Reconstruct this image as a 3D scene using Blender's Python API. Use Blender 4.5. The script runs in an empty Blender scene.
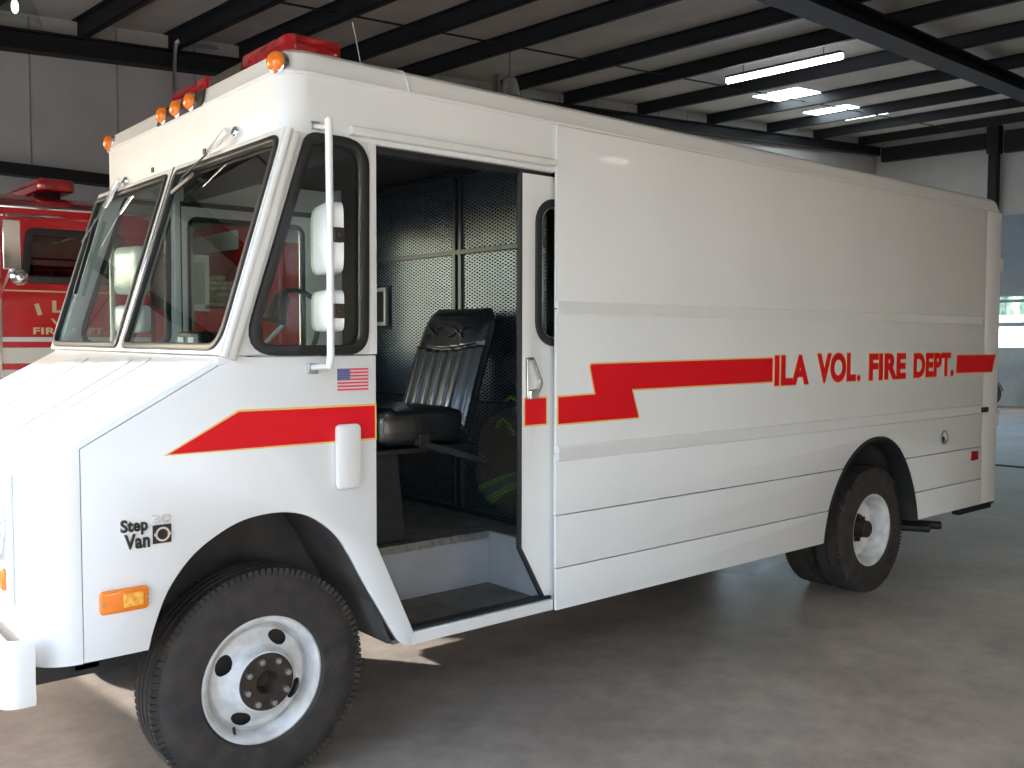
import bpy, bmesh, math, random
from mathutils import Vector, Matrix
random.seed(7)
C = bpy.context.scene.collection
FILL = 14
PI = math.pi
def R(d): return math.radians(d)
TH = R(5.0)                      # the building stands 5 degrees off the van's axes

# ---------------------------------------------------------------- materials
def mat(name, col, rough=.5, metal=0., coat=0., noise=0., nscale=8., bump=0., bscale=60., col2=None, spec=.5):
    m = bpy.data.materials.new(name); m.use_nodes = True
    nt = m.node_tree; b = nt.nodes['Principled BSDF']
    b.inputs['Base Color'].default_value = (*col, 1); b.inputs['Roughness'].default_value = rough
    b.inputs['Metallic'].default_value = metal; b.inputs['Coat Weight'].default_value = coat
    b.inputs['Coat Roughness'].default_value = .06
    b.inputs['Specular IOR Level'].default_value = spec
    tc = nt.nodes.new('ShaderNodeTexCoord')
    nz = nt.nodes.new('ShaderNodeTexNoise'); nz.inputs['Scale'].default_value = nscale; nz.inputs['Detail'].default_value = 5
    nt.links.new(tc.outputs['Object'], nz.inputs['Vector'])
    if noise > 0:
        mx = nt.nodes.new('ShaderNodeMix'); mx.data_type = 'RGBA'
        c2 = col2 or tuple(c * (1 - noise) for c in col)
        mx.inputs['A'].default_value = (*col, 1); mx.inputs['B'].default_value = (*c2, 1)
        mr = nt.nodes.new('ShaderNodeMapRange'); mr.inputs['From Min'].default_value = .35; mr.inputs['From Max'].default_value = .68
        nt.links.new(nz.outputs['Fac'], mr.inputs['Value']); nt.links.new(mr.outputs['Result'], mx.inputs['Factor'])
        nt.links.new(mx.outputs['Result'], b.inputs['Base Color'])
    if bump > 0:
        n2 = nt.nodes.new('ShaderNodeTexNoise'); n2.inputs['Scale'].default_value = bscale; n2.inputs['Detail'].default_value = 4
        nt.links.new(tc.outputs['Object'], n2.inputs['Vector'])
        bp = nt.nodes.new('ShaderNodeBump'); bp.inputs['Strength'].default_value = bump; bp.inputs['Distance'].default_value = .01
        nt.links.new(n2.outputs['Fac'], bp.inputs['Height']); nt.links.new(bp.outputs['Normal'], b.inputs['Normal'])
    return m
def emis(name, col, st):
    m = bpy.data.materials.new(name); m.use_nodes = True; nt = m.node_tree
    b = nt.nodes['Principled BSDF']; b.inputs['Base Color'].default_value = (.8, .8, .8, 1)
    b.inputs['Emission Color'].default_value = (*col, 1); b.inputs['Emission Strength'].default_value = st
    return m
def glassy(name, tint, refl=1.0, rough=.0, ior=1.5):
    m = bpy.data.materials.new(name); m.use_nodes = True; nt = m.node_tree; nt.nodes.clear()
    o = nt.nodes.new('ShaderNodeOutputMaterial'); mx = nt.nodes.new('ShaderNodeMixShader')
    t = nt.nodes.new('ShaderNodeBsdfTransparent'); t.inputs['Color'].default_value = (*tint, 1)
    g = nt.nodes.new('ShaderNodeBsdfGlossy'); g.inputs['Roughness'].default_value = rough; g.inputs['Color'].default_value = (refl, refl, refl, 1)
    f = nt.nodes.new('ShaderNodeFresnel'); f.inputs['IOR'].default_value = ior
    ge = nt.nodes.new('ShaderNodeNewGeometry'); iv = nt.nodes.new('ShaderNodeMath'); iv.operation = 'SUBTRACT'; iv.inputs[0].default_value = 1; nt.links.new(ge.outputs['Backfacing'], iv.inputs[1])
    ml = nt.nodes.new('ShaderNodeMath'); ml.operation = 'MULTIPLY'; nt.links.new(f.outputs[0], ml.inputs[0]); nt.links.new(iv.outputs[0], ml.inputs[1])
    nt.links.new(ml.outputs[0], mx.inputs[0]); nt.links.new(t.outputs[0], mx.inputs[1]); nt.links.new(g.outputs[0], mx.inputs[2])
    nt.links.new(mx.outputs[0], o.inputs[0]); return m

M = {}
M['paint'] = mat('white_paint', (.76, .75, .73), .36, 0, .18, noise=.05, nscale=1.5, bump=.03, bscale=4)
M['paint2'] = mat('white_paint_plain', (.74, .73, .70), .33, 0, .3, noise=.05, nscale=3)
M['red'] = mat('red_vinyl', (.72, .006, .014), .5, 0, .0, noise=.06, nscale=5, spec=.25)
M['gold'] = mat('gold_vinyl', (.80, .52, .16), .4)
M['blue'] = mat('flag_blue', (.05, .06, .25), .4)
M['flagred'] = mat('flag_red', (.75, .03, .06), .4)
M['rubber'] = mat('black_rubber', (.012, .012, .013), .5, noise=.3)
M['tire'] = mat('tire_rubber', (.022, .020, .019), .75, noise=.6, nscale=14, bump=.3, bscale=90, col2=(.050, .036, .028))
M['rim'] = mat('rim_paint', (.70, .69, .67), .45, noise=.15, nscale=16, col2=(.50, .48, .46))
M['hub'] = mat('rusty_hub', (.055, .035, .025), .7, .3, noise=.5, nscale=30, col2=(.03, .022, .018))
M['steel'] = mat('steel', (.50, .50, .48), .35, .9, noise=.2, nscale=20)
M['chrome'] = mat('chrome', (.80, .80, .82), .12, 1.0)
M['under'] = mat('underbody', (.028, .026, .024), .8, noise=.5, nscale=9, col2=(.05, .04, .032))
M['well'] = mat('wheel_housing', (.045, .040, .038), .8, noise=.5, nscale=5, col2=(.085, .07, .06))
M['greywall'] = mat('grey_cab_wall', (.33, .33, .34), .6, noise=.12, nscale=6)
M['cabfloor'] = mat('grey_cab_floor', (.10, .095, .08), .7, noise=.5, nscale=10, col2=(.17, .16, .14), bump=.2)
M['diamond'] = mat('tread_plate', (.35, .34, .31), .4, .7, noise=.4, nscale=40, bump=.5, bscale=120)
M['mesh'] = mat('galvanised_mesh', (.22, .26, .32), .34, .85)
M['meshframe'] = mat('black_steel_frame', (.035, .042, .05), .35, .5)
M['leather'] = mat('black_vinyl', (.010, .011, .013), .27, 0, .6, bump=.08, bscale=140)
M['blackmetal'] = mat('black_metal', (.02, .02, .022), .5, .2, noise=.4, nscale=12)
M['dark'] = mat('dark_interior', (.02, .02, .022), .8)
M['beige'] = mat('beige_headliner', (.42, .38, .28), .7)
M['amber'] = mat('amber_lens', (.85, .20, .01), .18, 0, .6)
M['amberlit'] = mat('amber_reflector', (.95, .50, .08), .2, 0, .6, noise=.5, nscale=60, col2=(.8, .25, .02))
M['redlens'] = mat('red_lens', (.50, .006, .012), .12, 0, .8, noise=.6, nscale=14, col2=(.22, .004, .006))
M['glass'] = glassy('window_glass', (.84, .89, .87), 1.0, 0, 1.6)
M['darkglass'] = glassy('tinted_glass', (.45, .48, .48), 1.0, 0, 1.6)
M['mirror_shell'] = mat('white_plastic_mirror', (.78, .78, .77), .28, 0, .4)
M['firered'] = mat('fire_red', (.52, .006, .012), .25, 0, .7, noise=.05)
M['cream'] = mat('cream_paint', (.66, .62, .52), .4)
M['goldleaf'] = mat('gold_leaf', (.62, .50, .25), .4, .3)
M['hose'] = mat('hose_jacket', (.62, .56, .44), .85, noise=.3, nscale=30)
M['panel'] = mat('grey_panel', (.36, .37, .34), .5, noise=.15)
M['panelw'] = mat('pale_panel', (.62, .62, .58), .5)
M['sticker'] = mat('pale_blue_label', (.55, .72, .85), .4)
M['tan'] = mat('tan_cloth', (.28, .17, .10), .9, noise=.4, nscale=18, bump=.5, bscale=30)
M['lime'] = mat('lime_tape', (.45, .80, .08), .5)
M['silver'] = mat('silver_tape', (.75, .80, .90), .25, .6)
M['blackbag'] = mat('black_cloth', (.015, .015, .016), .8, bump=.4, bscale=30)
M['purlin'] = mat('dark_grey_purlin', (.017, .019, .021), .6, noise=.15)
M['rafter'] = mat('dark_frame_steel', (.011, .012, .014), .6, noise=.15)
M['block'] = mat('white_badge', (.6, .6, .6), .3, .6)
M['tube'] = emis('lit_tube', (.85, .88, 1.0), 9)
M['skyl'] = emis('skylight_panel', (.80, .93, 1.0), 4.5)
M['bulbglass'] = glassy('clear_shade', (.90, .93, .91), .8, .05, 1.3)

# ---------------------------------------------------------------- mesh helpers
class MB:
    def __init__(s): s.v = []; s.f = []
    def add(s, vs, fs):
        n = len(s.v); s.v += [tuple(v) for v in vs]; s.f += [tuple(i + n for i in f) for f in fs]; return s
    def box(s, x0, x1, y0, y1, z0, z1):
        v = [(x, y, z) for x in (x0, x1) for y in (y0, y1) for z in (z0, z1)]
        return s.add(v, [(0, 1, 3, 2), (4, 6, 7, 5), (0, 4, 5, 1), (2, 3, 7, 6), (0, 2, 6, 4), (1, 5, 7, 3)])
    def bar(s, a, b, w, h, up=(0, 0, 1)):
        a = Vector(a); b = Vector(b); d = (b - a).normalized(); u = Vector(up)
        sd = d.cross(u)
        if sd.length < 1e-4: sd = d.cross(Vector((1, 0, 0)))
        sd.normalize(); u = sd.cross(d).normalized(); vs = []
        for p in (a, b):
            for i, j in ((-1, -1), (1, -1), (1, 1), (-1, 1)): vs.append(p + sd * w / 2 * i + u * h / 2 * j)
        return s.add(vs, [(0, 3, 2, 1), (4, 5, 6, 7), (0, 1, 5, 4), (1, 2, 6, 5), (2, 3, 7, 6), (3, 0, 4, 7)])
    def tube(s, pts, r, n=10, closed=False, caps=True):
        pts = [Vector(p) for p in pts]; N = len(pts); vs = []; prev = None
        for i, p in enumerate(pts):
            if closed: d = pts[(i + 1) % N] - pts[i - 1]
            else: d = pts[min(i + 1, N - 1)] - pts[max(i - 1, 0)]
            d.normalize()
            if prev is None:
                u = d.cross(Vector((0, 0, 1)))
                if u.length < .1: u = d.cross(Vector((1, 0, 0)))
            else: u = prev - d * prev.dot(d)
            u.normalize(); prev = u; w = d.cross(u)
            rr = r[i] if isinstance(r, (list, tuple)) else r
            for k in range(n): a = 2 * PI * k / n; vs.append(p + u * rr * math.cos(a) + w * rr * math.sin(a))
        fs = []
        for i in range(N if closed else N - 1):
            j = (i + 1) % N
            for k in range(n): fs.append((i * n + k, i * n + (k + 1) % n, j * n + (k + 1) % n, j * n + k))
        if caps and not closed: fs += [tuple(range(n))[::-1], tuple((N - 1) * n + k for k in range(n))]
        return s.add(vs, fs)
    def cyl(s, a, b, r, n=16): return s.tube([a, b], r, n)
    def lathe(s, prof, c, axis='y', n=48, closed=False):
        # prof: (axial, radius)
        vs = []; fs = []; P = len(prof)
        for k in range(n):
            a = 2 * PI * k / n
            for (t, r) in prof:
                if axis == 'y': v = (c[0] + r * math.cos(a), c[1] + t, c[2] + r * math.sin(a))
                elif axis == 'x': v = (c[0] + t, c[1] + r * math.cos(a), c[2] + r * math.sin(a))
                else: v = (c[0] + r * math.cos(a), c[1] + r * math.sin(a), c[2] + t)
                vs.append(v)
        for k in range(n):
            k2 = (k + 1) % n
            for i in range(P if closed else P - 1):
                j = (i + 1) % P; fs.append((k * P + i, k2 * P + i, k2 * P + j, k * P + j))
        return s.add(vs, fs)
    def prism(s, poly, off):
        # poly: 3D points of a planar outline, off: extrusion vector
        n = len(poly); o = Vector(off); vs = [Vector(p) for p in poly] + [Vector(p) + o for p in poly]
        fs = [tuple(range(n)), tuple(range(n, 2 * n))[::-1]] + [(i, i + n, (i + 1) % n + n, (i + 1) % n) for i in range(n)]
        return s.add(vs, fs)
    def grid(s, fn, nu, nv, cu=False):
        vs = [fn(i / (nu if cu else nu), j / nv) for i in range(nu + (0 if cu else 1)) for j in range(nv + 1)]
        fs = []
        cols = nu if cu else nu
        tot = nu if cu else nu + 1
        for i in range(cols):
            i2 = (i + 1) % tot
            for j in range(nv): fs.append((i * (nv + 1) + j, i2 * (nv + 1) + j, i2 * (nv + 1) + j + 1, i * (nv + 1) + j + 1))
        return s.add(vs, fs)
    def ball(s, c, r, nu=20, nv=12, fn=None):
        def g(u, v):
            a = 2 * PI * u; b = PI * (v - .5)
            d = Vector((math.cos(a) * math.cos(b), math.sin(a) * math.cos(b), math.sin(b)))
            k = fn(d) if fn else 1
            return (c[0] + d.x * r[0] * k, c[1] + d.y * r[1] * k, c[2] + d.z * r[2] * k)
        return s.grid(g, nu, nv, True)
    def xf(s, m, start=0):
        s.v = s.v[:start] + [tuple(m @ Vector(p)) for p in s.v[start:]]; return s
    def build(s, name, m, parent=None, bevel=0, seg=2, ang=35, smooth=True, recalc=True):
        me = bpy.data.meshes.new(name); me.from_pydata(s.v, [], s.f); me.validate(); me.update()
        return finish(me, name, m, parent, bevel, seg, ang, smooth, recalc)
def finish(me, name, m, parent, bevel=0, seg=2, ang=35, smooth=True, recalc=True):
    if recalc:
        bm = bmesh.new(); bm.from_mesh(me); bmesh.ops.remove_doubles(bm, verts=bm.verts, dist=1e-5)
        bmesh.ops.recalc_face_normals(bm, faces=bm.faces); bm.to_mesh(me); bm.free()
    if smooth:
        me.polygons.foreach_set('use_smooth', [True] * len(me.polygons)); me.set_sharp_from_angle(angle=R(ang))
    o = bpy.data.objects.new(name, me); C.objects.link(o)
    if m is not None:
        for mm in (m if isinstance(m, (list, tuple)) else [m]): me.materials.append(mm)
    if parent is not None: attach(o, parent)
    if bevel > 0:
        b = o.modifiers.new('bevel', 'BEVEL'); b.width = bevel; b.segments = seg; b.limit_method = 'ANGLE'; b.angle_limit = R(30)
        b.harden_normals = False
    return o
def origin_of(o):
    p = Vector((0, 0, 0)); rz = 0
    while o is not None: p = p + o.location; o = o.parent
    return p
def attach(o, parent):
    o.parent = parent; o.location = -origin_of(parent)          # meshes are written in world coordinates
def empty(name, loc, label, cat, group=None):
    o = bpy.data.objects.new(name, None); C.objects.link(o); o.location = loc; tag(o, label, cat, group); return o
def tag(o, label=None, cat=None, group=None, kind=None):
    if label: o['label'] = label
    if cat: o['category'] = cat
    if group: o['group'] = group
    if kind: o['kind'] = kind
    return o
def struct(o, rot=True):
    o['kind'] = 'structure'
    if rot: o.rotation_euler = (0, 0, TH)
    return o

def plate(name, outer, holes, fr, th, m, parent=None, bevel=0, join=None):
    """flat sheet with holes: outline in (a,b), frame fr(a,b,c)->world, thickness th centred on c=0"""
    cu = bpy.data.curves.new('t', 'CURVE'); cu.dimensions = '2D'; cu.fill_mode = 'BOTH'
    for pts in [outer] + list(holes):
        sp = cu.splines.new('POLY'); sp.points.add(len(pts) - 1); sp.use_cyclic_u = True
        for i, p in enumerate(pts): sp.points[i].co = (p[0], p[1], 0, 1)
    cu.extrude = max(th / 2 - bevel, 1e-5); cu.bevel_depth = bevel; cu.bevel_resolution = 1; cu.offset = -bevel
    ob = bpy.data.objects.new('t', cu); C.objects.link(ob)
    dg = bpy.context.evaluated_depsgraph_get(); me = bpy.data.meshes.new_from_object(ob.evaluated_get(dg))
    C.objects.unlink(ob); bpy.data.objects.remove(ob); bpy.data.curves.remove(cu)
    vs = [fr(v.co.x, v.co.y, v.co.z) for v in me.vertices]; fs = [tuple(p.vertices) for p in me.polygons]
    bpy.data.meshes.remove(me)
    if join is not None: join.add(vs, fs); return None
    return MB().add(vs, fs).build(name, m, parent)
def rrect(x0, x1, z0, z1, r, n=5):
    pts = []
    for cx, cz, a0 in ((x1 - r, z1 - r, 0), (x0 + r, z1 - r, 90), (x0 + r, z0 + r, 180), (x1 - r, z0 + r, 270)):
        for k in range(n + 1): a = R(a0 + 90 * k / n); pts.append((cx + r * math.cos(a), cz + r * math.sin(a)))
    return pts
def rpoly(pts, rs, n=5):
    """round the corners of a polygon; rs radius or list"""
    out = []; N = len(pts)
    for i in range(N):
        r = rs[i] if isinstance(rs, (list, tuple)) else rs
        p = Vector(pts[i]); a = Vector(pts[i - 1]) - p; b = Vector(pts[(i + 1) % N]) - p
        if r <= 0: out.append(tuple(p)); continue
        la, lb = a.length, b.length; a.normalize(); b.normalize()
        ang = a.angle(b); d = min(r / math.tan(ang / 2), la * .48, lb * .48)
        A = p + a * d; B = p + b * d
        for k in range(n + 1):
            t = k / n; q = A * (1 - t) ** 2 + p * 2 * t * (1 - t) + B * t * t; out.append((q.x, q.y))
    return out
def catmull(pts, n=5):
    out = []; P = [pts[0]] + list(pts) + [pts[-1]]
    for i in range(1, len(P) - 2):
        for k in range(n):
            t = k / n; q = []
            for d in range(len(pts[0])):
                a, b, c, e = P[i - 1][d], P[i][d], P[i + 1][d], P[i + 2][d]
                q.append(.5 * (2 * b + (c - a) * t + (2 * a - 5 * b + 4 * c - e) * t * t + (3 * b - a - 3 * c + e) * t ** 3))
            out.append(tuple(q))
    out.append(tuple(pts[-1])); return out
def offset_poly(pts, d):
    """shrink a closed outline towards its inside by d"""
    N = len(pts); out = []
    area = sum(pts[i][0] * pts[(i + 1) % N][1] - pts[(i + 1) % N][0] * pts[i][1] for i in range(N)); s = 1 if area > 0 else -1
    for i in range(N):
        a = Vector(pts[i - 1]); p = Vector(pts[i]); b = Vector(pts[(i + 1) % N])
        e1 = (p - a); e2 = (b - p)
        if e1.length < 1e-7: e1 = e2
        if e2.length < 1e-7: e2 = e1
        e1 = e1.normalized(); e2 = e2.normalized()
        n1 = Vector((-e1.y, e1.x)) * s; n2 = Vector((-e2.y, e2.x)) * s; n = (n1 + n2)
        if n.length < 1e-5: n = n1
        n.normalize(); k = max(n.dot(n1), .5); out.append(tuple(p + n * d / k))
    return out
def side(y):     return lambda a, b, c: (a, y + c, b)              # plane of constant y
def front(x):    return lambda a, b, c: (x + c, a, b)              # plane of constant x

def text_mb(s, bbox, fr, bold=.02, depth=.001, sx=1):
    """lettering scaled to bbox (a0,a1,b0,b1) in the frame fr"""
    cu = bpy.data.curves.new('t', 'FONT'); cu.body = s; cu.size = 1; cu.offset = bold; cu.extrude = .01; cu.space_character = 1.05
    ob = bpy.data.objects.new('t', cu); C.objects.link(ob)
    dg = bpy.context.evaluated_depsgraph_get(); me = bpy.data.meshes.new_from_object(ob.evaluated_get(dg))
    C.objects.unlink(ob); bpy.data.objects.remove(ob); bpy.data.curves.remove(cu)
    xs = [v.co.x for v in me.vertices]; ys = [v.co.y for v in me.vertices]
    x0, x1, y0, y1 = min(xs), max(xs), min(ys), max(ys); a0, a1, b0, b1 = bbox
    vs = [fr(a0 + (v.co.x - x0) / (x1 - x0) * (a1 - a0), b0 + (v.co.y - y0) / (y1 - y0) * (b1 - b0), v.co.z / .01 * depth) for v in me.vertices]
    fs = [tuple(p.vertices) for p in me.polygons]; bpy.data.meshes.remove(me)
    return vs, fs

# ================================================================ THE VAN
W = 1.915; XR = 4.312; XV = -1.235; ZV = 2.271; ZC = 2.47; XWB = -1.470; ZWB = 1.519
van = empty('step_van', (1.2, .95, 0), 'white step van of the fire department with red stripe and open cab door', 'van')
def mir(p): return (p[0], W - p[1], p[2])

# ---- hood line, nose
def zh(x): return 1.280 + .560 * (x + 1.896)
def nose():
    mb = MB(); r0 = .135; xf = -2.035
    def ring(i, zfn, xs):
        pts = []; r = r0 - i; cx = xf + r0; cyL = r0; cyR = W - r0
        pts.append((xs, i)); pts.append((cx + .0, i))
        for k in range(1, 9): a = R(90 * k / 8); pts.append((cx - r * math.sin(a), cyL - r * math.cos(a)))
        for t in (.2, .4, .6, .8): pts.append((xf + i, cyL + (cyR - cyL) * t))
        for k in range(0, 9): a = R(90 * k / 8); pts.append((cx - r * math.cos(a), cyR + r * math.sin(a)))
        pts.append((xs, W - i))
        return [(p[0], p[1], zfn(p[0])) for p in pts]
    rings = [ring(0, lambda x: .605, -1.899), ring(0, lambda x: zh(x) - .03, -1.899)]
    L = len(rings[0]); vs = sum(rings, []); fs = []
    for i in range(len(rings) - 1):
        for k in range(L - 1): fs.append((i * L + k, i * L + k + 1, (i + 1) * L + k + 1, (i + 1) * L + k))
    mb.add(vs, fs)
    mb2 = MB(); rr = .045; rings = [ring(0, lambda x: zh(x) - .03, -1.476)]
    for k in range(1, 6):
        a = R(90 * k / 5); rings.append(ring(rr * (1 - math.cos(a)), lambda x, a=a: zh(x) - .03 + .03 * math.sin(a), -1.476))
    vs = sum(rings, []); fs = []
    for i in range(len(rings) - 1):
        for k in range(L - 1): fs.append((i * L + k, i * L + k + 1, (i + 1) * L + k + 1, (i + 1) * L + k))
    n0 = (len(rings) - 1) * L; fs.append(tuple(range(n0, n0 + L)))
    mb2.add(vs, fs)
    return mb, mb2
a_, b_ = nose()
a_.build('nose_panel', M['paint'], van, ang=50)
hood = b_.build('hood', M['paint'], van, ang=50)
# hood back strip up to the cowl, lid and pressings
mb = MB(); mb.prism([(-1.372, .001, 1.516), (-1.476, .001, 1.5155), (-1.476, .001, 1.485), (-1.372, .001, 1.500)], (0, W - .002, 0)); mb.build('cowl', M['paint'], van, bevel=.004)
def hfr(a, b, c): return (a, b, zh(a) + c)                       # hood surface frame (x, y)
mb = MB(); plate('l', rpoly([(-1.99, .46), (-1.99, W - .46), (-1.50, W - .52), (-1.50, .50)], .05), [], hfr, .012, None, join=mb, bevel=.003)
lid = mb.build('hood_lid', M['paint'], van)
mb = MB()
for y0, y1 in ((.64, .72), (1.16, 1.24)):
    plate('l', rpoly([(-1.96, y0 - .06), (-1.96, y1 - .06 + .26), (-1.57, y1 + .22), (-1.53, y0)], .03), [], lambda a, b, c: (a, b, zh(a) + .008 + c), .008, None, join=mb, bevel=.003)
mb.build('hood_pressing', M['paint'], lid)

# ---- front cab side panel (both sides)
arch = catmull([(-1.706, .605), (-1.688, .671), (-1.645, .777), (-1.575, .869), (-1.49, .931), (-1.387, .974), (-1.261, .984), (-1.149, .956), (-1.052, .882), (-.992, .795), (-.935, .69), (-.867, .575), (-.79, .448), (-.755, .418)], 4)
low = [(-1.897, .605)] + arch + [(-.726, .415), (-.716, .46), (-.726, .482), (-.878, .819), (-.878, 1.513), (-1.375, 1.513), (-1.476, zh(-1.476) - .032), (-1.897, zh(-1.897) - .032)]
winO = rpoly([(-1.372, 1.517), (-.918, 1.517), (-.912, 2.262), (-1.148, 2.262)], [.07, .07, .10, .05], 7)
winO = rpoly([(-1.392, 1.521), (-.920, 1.521), (-.913, 2.272), (-1.148, 2.272)], [.095, .085, .10, .05], 7)
up = [(-1.462, 1.517), (-.878, 1.517), (-.878, ZV), (-1.222, ZV)]
for s in (0, 1):
    f = side(.012) if s == 0 else side(W - .012)
    mb = MB(); plate('a', low, [], f, .024, None, join=mb, bevel=.004)
    pn = mb.build('cab_side_panel', M['paint'], van)
    mb = MB(); plate('b', up, [winO], f, .024, None, join=mb, bevel=.003)
    mb.build('window_surround', M['paint2'], van)
    y = .0 if s == 0 else W
    mb = MB(); plate('g', offset_poly(winO, -.006), [offset_poly(winO, .030)], side(y - .002 + (0 if s == 0 else .004)), .03, None, join=mb, bevel=.008)
    gk = mb.build('window_gasket', M['rubber'], van)
    mb = MB(); plate('g', offset_poly(winO, .02), [], side(.012 if s == 0 else W - .012), .005, None, join=mb)
    mb.build('side_window', M['glass'], van)
    # door post
    mb = MB(); mb.box(-.905, -.876, y - .006 if s == 0 else y - .04, y + .04 if s == 0 else y + .006, 1.517, ZV + .002); mb.build('door_post', M['paint2'], van, bevel=.003)
    # sill
    mb = MB(); mb.box(-.726, -.001, (0 if s == 0 else W - .05), (.05 if s == 0 else W), .414, .462); mb.build('door_sill', M['paint2'], van, bevel=.004)
    mb = MB(); mb.box(-.712, -.001, (.012 if s == 0 else W - .06), (.06 if s == 0 else W - .012), .463, .474); mb.build('sill_strip', M['blackmetal'], van, bevel=.002)

# ---- windshield frame on its slope
d = Vector((XV - XWB, 0, ZV - ZWB)); LS = d.length; d.normalize(); nrm = Vector((-d.z, 0, d.x))
def wfr(a, b, c): p = Vector((XWB, a, ZWB)) + d * b + nrm * c; return tuple(p)
hR = rpoly([(-.030, .012), (.918, .012), (.905, LS - .026), (-.030, LS - .026)], [.10, .03, .03, .06], 7)
hL = rpoly([(.985, .012), (W + .03, .012), (W + .03, LS - .026), (.992, LS - .026)], [.03, .085, .045, .03], 7)
mb = MB(); plate('w', [(-.040, -.0), (W + .040, -.0), (W + .040, LS), (-.040, LS)], [hR, hL], wfr, .03, None, join=mb, bevel=.003)
for yy, y2 in ((-.032, -.008), (W + .032, W + .008)): mb.tube([Vector(wfr(yy, -.002, -.004)), Vector(wfr(yy, LS + .002, -.004))], .015, 12); mb.tube([Vector(wfr(y2, -.002, -.030)), Vector(wfr(y2, LS - .0, -.030))], .028, 14)
mb.build('windshield_frame', M['paint2'], van)
for h in (hR, hL):
    mb = MB(); plate('g', offset_poly(h, -.002), [offset_poly(h, .024)], lambda a, b, c: wfr(a, b, .012 + c), .024, None, join=mb, bevel=.006)
    mb.build('windshield_gasket', M['rubber'], van)
    mb = MB(); plate('g', offset_poly(h, .015), [], wfr, .005, None, join=mb); mb.build('windshield', M['glass'], van)
mb = MB(); mb.bar(wfr(.951, .0, .012), wfr(.948, LS, .012), .012, .012); mb.build('windshield_divider', M['chrome'], van, bevel=.003)

# ---- upper shell: visor band + crowned roof
def shell():
    mb = MB(); rF = .10; rB = .07
    def ring(i, z, dz=0):
        x0, x1, y0, y1 = XV + i, XR - i, i, W - i; pts = []
        for cx, cy, r, a0 in ((x1 - max(rB - i * .5, .02), y1 - max(rB - i * .5, .02), max(rB - i * .5, .02), 0), (x0 + max(rF - i * .5, .02), y1 - max(rF - i * .5, .02), max(rF - i * .5, .02), 90),
                              (x0 + max(rF - i * .5, .02), y0 + max(rF - i * .5, .02), max(rF - i * .5, .02), 180), (x1 - max(rB - i * .5, .02), y0 + max(rB - i * .5, .02), max(rB - i * .5, .02), 270)):
            for k in range(9): a = R(a0 + 90 * k / 8); pts.append((cx + r * math.cos(a), cy + r * math.sin(a), z))
        return pts
    lev = [(.0, ZV), (.0, ZC - .004), (-.007, ZC), (-.007, ZC + .008), (.002, ZC + .020), (.008, ZC + .05), (.020, ZC + .075), (.045, ZC + .092), (.09, ZC + .102), (.2, ZC + .118), (.45, ZC + .135), (.75, ZC + .14)]
    rings = [ring(*l) for l in lev]; L = len(rings[0]); vs = sum(rings, []); fs = []
    for i in range(len(rings) - 1):
        for k in range(L): fs.append((i * L + k, i * L + (k + 1) % L, (i + 1) * L + (k + 1) % L, (i + 1) * L + k))
    fs.append(tuple((len(rings) - 1) * L + k for k in range(L)))
    mb.add(vs, fs); return mb
shell().build('roof', M['paint'], van, ang=28)
# roof seam strap
mb = MB(); mb.tube([(-.736, -.010, ZC + .002), (-.736, -.002, ZC + .03), (-.736, .012, ZC + .062), (-.736, .034, ZC + .088), (-.736, .085, ZC + .103), (-.736, .3, ZC + .13)], .0045, 8); mb.build('roof_seam', M['paint2'], van)
# underside lip of the visor, drip rails
mb = MB(); mb.box(XV + .03, XV + .06, .06, W - .06, ZV - .004, ZV + .002)
for y0_, y1_ in ((.004, .06), (W - .06, W - .004)): mb.box(XV + .03, -.002, y0_, y1_, ZV - .002, ZV + .004)
mb.build('header_underside', M['paint2'], van)
for s in (0, 1):
    mb = MB()
    if s == 0: mb.prism([(-.985, 0.002, 2.324), (-.985, -.024, 2.316), (-.985, -.024, 2.290), (-.985, .002, 2.286)], (.972, 0, 0))
    else: mb.prism([(-.985, W - .002, 2.324), (-.985, W + .024, 2.316), (-.985, W + .024, 2.290), (-.985, W - .002, 2.286)], (.972, 0, 0))
    mb.build('drip_rail', M['paint2'], van, bevel=.004)

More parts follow.
